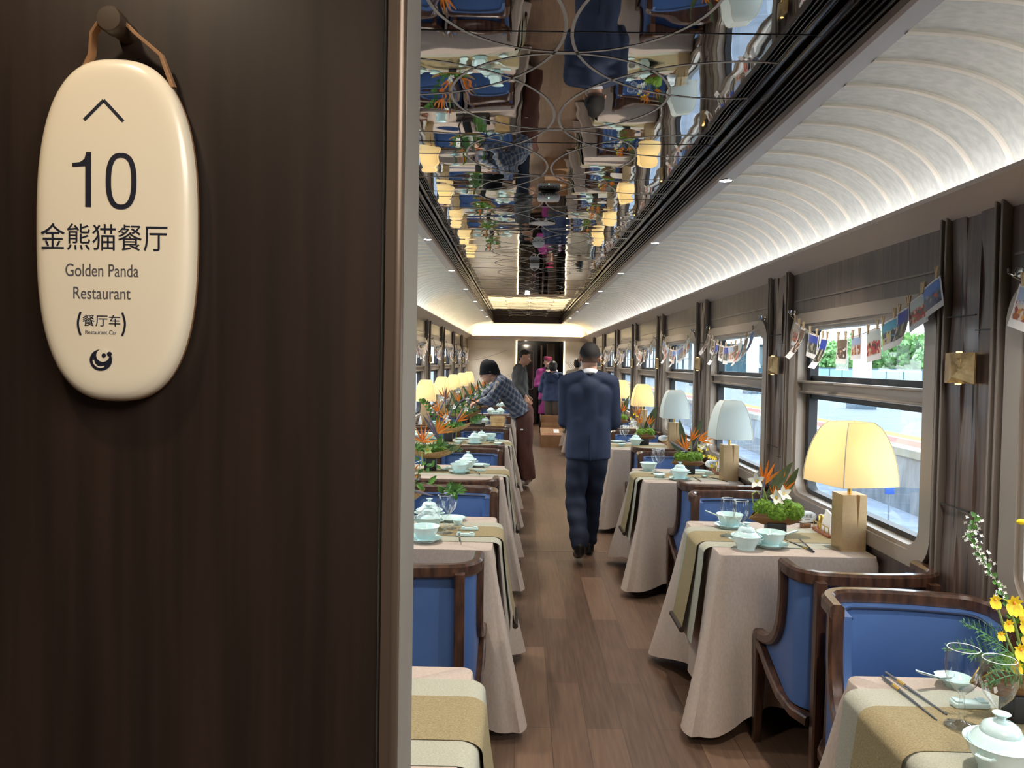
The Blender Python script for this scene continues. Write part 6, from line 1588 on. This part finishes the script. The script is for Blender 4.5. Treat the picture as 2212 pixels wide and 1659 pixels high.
# ---- devices on the mirror ceiling
t = thing('ceiling_device', 'white rounded box with a row of printed symbols under the mirror ceiling', 'wireless unit', (.148, 4.72, 2.578))
b = MB(); b.rbox((0, 0, -.028), (.136, .10, .036), .012, seg=3); b.rbox((0, .02, -.005), (.09, .05, .012), .004); b.build('housing', M['white'], t, 40)
b = MB()
for k, w in enumerate((.008, .008, .014, .012, .008, .008)): b.box(-.05 + .018 * k, -.05 + .018 * k + w, -.0512, -.0498, -.026, -.018)
b.build('symbols', M['grey_text'], t, None)
b = MB(); b.ell((0, -.05, -.04), (.0025, .0015, .0025), 8, 6); b.build('indicator', mat('green_led', (.3, 1, .6, 1), .5, emis=(.3, 1, .6, 1), es=4), t)
t = thing('ceiling_speaker', 'round white flat speaker on the mirror ceiling', 'speaker', (.135, 5.72, 2.578))
b = MB(); b.lathe([(0, -.008), (.085, -.008), (.092, -.006), (.096, 0)], 36); b.build('grille', M['white'], t); b = MB(); b.lathe([(.09, -.009), (.097, -.007), (.098, 0)], 36); b.build('ring', M['chrome'], t)
t = thing('smoke_detector', 'white smoke detector behind the round speaker on the mirror ceiling', 'smoke detector', (.13, 6.68, 2.578))
b = MB(); b.lathe([(0, -.04), (.03, -.04), (.036, -.034), (.052, -.016), (.055, -.004), (.055, 0)], 28); b.build('housing', M['white'], t); b = MB(); b.lathe([(.037, -.030), (.05, -.0175), (.05, -.019)], 28); b.build('vent', M['grey_text'], t)
t = thing('camera_dome', 'small white box with loops, furthest device on the mirror ceiling', 'camera', (.12, 8.0, 2.578))
b = MB(); b.rbox((0, 0, -.03), (.10, .10, .045), .01); b.build('housing', M['white'], t, 40); b = MB(); b.tube([(.035 * math.cos(a), -.0, -.052 - .03 * math.sin(a)) for a in [PI * k / 12 for k in range(13)]], .005, 8); b.build('loop', M['white'], t)
# ---- cardboard boxes in the aisle
t = thing('cardboard_box', 'closed brown cardboard box with white label, front of the aisle', 'box', (.585, 14.05, 0), .03)
b = MB(); pr = [(-.17, 0), (.17, 0), (.17, .33), (-.17, .225)]
vs = [(x, y, z) for x in (-.21, .21) for y, z in pr]; b.add(vs, [(0, 1, 2, 3), (7, 6, 5, 4), (0, 4, 5, 1), (1, 5, 6, 2), (2, 6, 7, 3), (3, 7, 4, 0)]); b.build('carton', M['card'], t, None)
def on_lid(x0, x1, y0, y1, up=.0015):
    zz = lambda y: .225 + (y + .17) * .3088 + up
    b = MB(); b.add([(x0, y0, zz(y0)), (x1, y0, zz(y0)), (x1, y1, zz(y1)), (x0, y1, zz(y1)), (x0, y0, zz(y0) - .001), (x1, y0, zz(y0) - .001), (x1, y1, zz(y1) - .001), (x0, y1, zz(y1) - .001)], [(0, 1, 2, 3), (4, 5, 6, 7), (0, 1, 5, 4), (1, 2, 6, 5), (2, 3, 7, 6), (3, 0, 4, 7)]); return b
on_lid(.03, .13, -.06, .10).build('label', M['paper'], t, None)
b = MB()
for k in range(5): q = on_lid(-.14 + .045 * k, -.11 + .045 * k, -.15, -.09); b.add(q.v, q.f)
b.build('red_print', M['red_ink'], t, None)
b = on_lid(-.21, .21, -.004, .004, .001); b.build('tape_seam', M['boat'], t, None)
t = thing('cardboard_box', 'open brown cardboard box with raised flaps behind the labelled one', 'box', (.60, 14.42, 0), -.05)
b = MB(); w, d, h, th = .21, .16, .42, .006
b.box(-w, w, -d, -d + th, 0, h); b.box(-w, w, d - th, d, 0, h); b.box(-w, -w + th, -d, d, 0, h); b.box(w - th, w, -d, d, 0, h); b.box(-w, w, -d, d, 0, th); b.build('carton', M['card'], t, None)
for s in (-1, 1):
    b = MB(); b.add([(s * w, -d, h), (s * w, d, h), (s * (w + .02), d, h + .14), (s * (w + .02), -d, h + .14), (s * w - s * th, -d, h), (s * w - s * th, d, h), (s * (w + .02) - s * th, d, h + .14), (s * (w + .02) - s * th, -d, h + .14)], [(0, 1, 2, 3), (4, 5, 6, 7), (0, 1, 5, 4), (1, 2, 6, 5), (2, 3, 7, 6), (3, 0, 4, 7)]); b.build('flap', M['card'], t, None)
b = MB(); b.box(-w, w, d - th, d, h, h + .12); b.build('flap', M['card'], t, None)
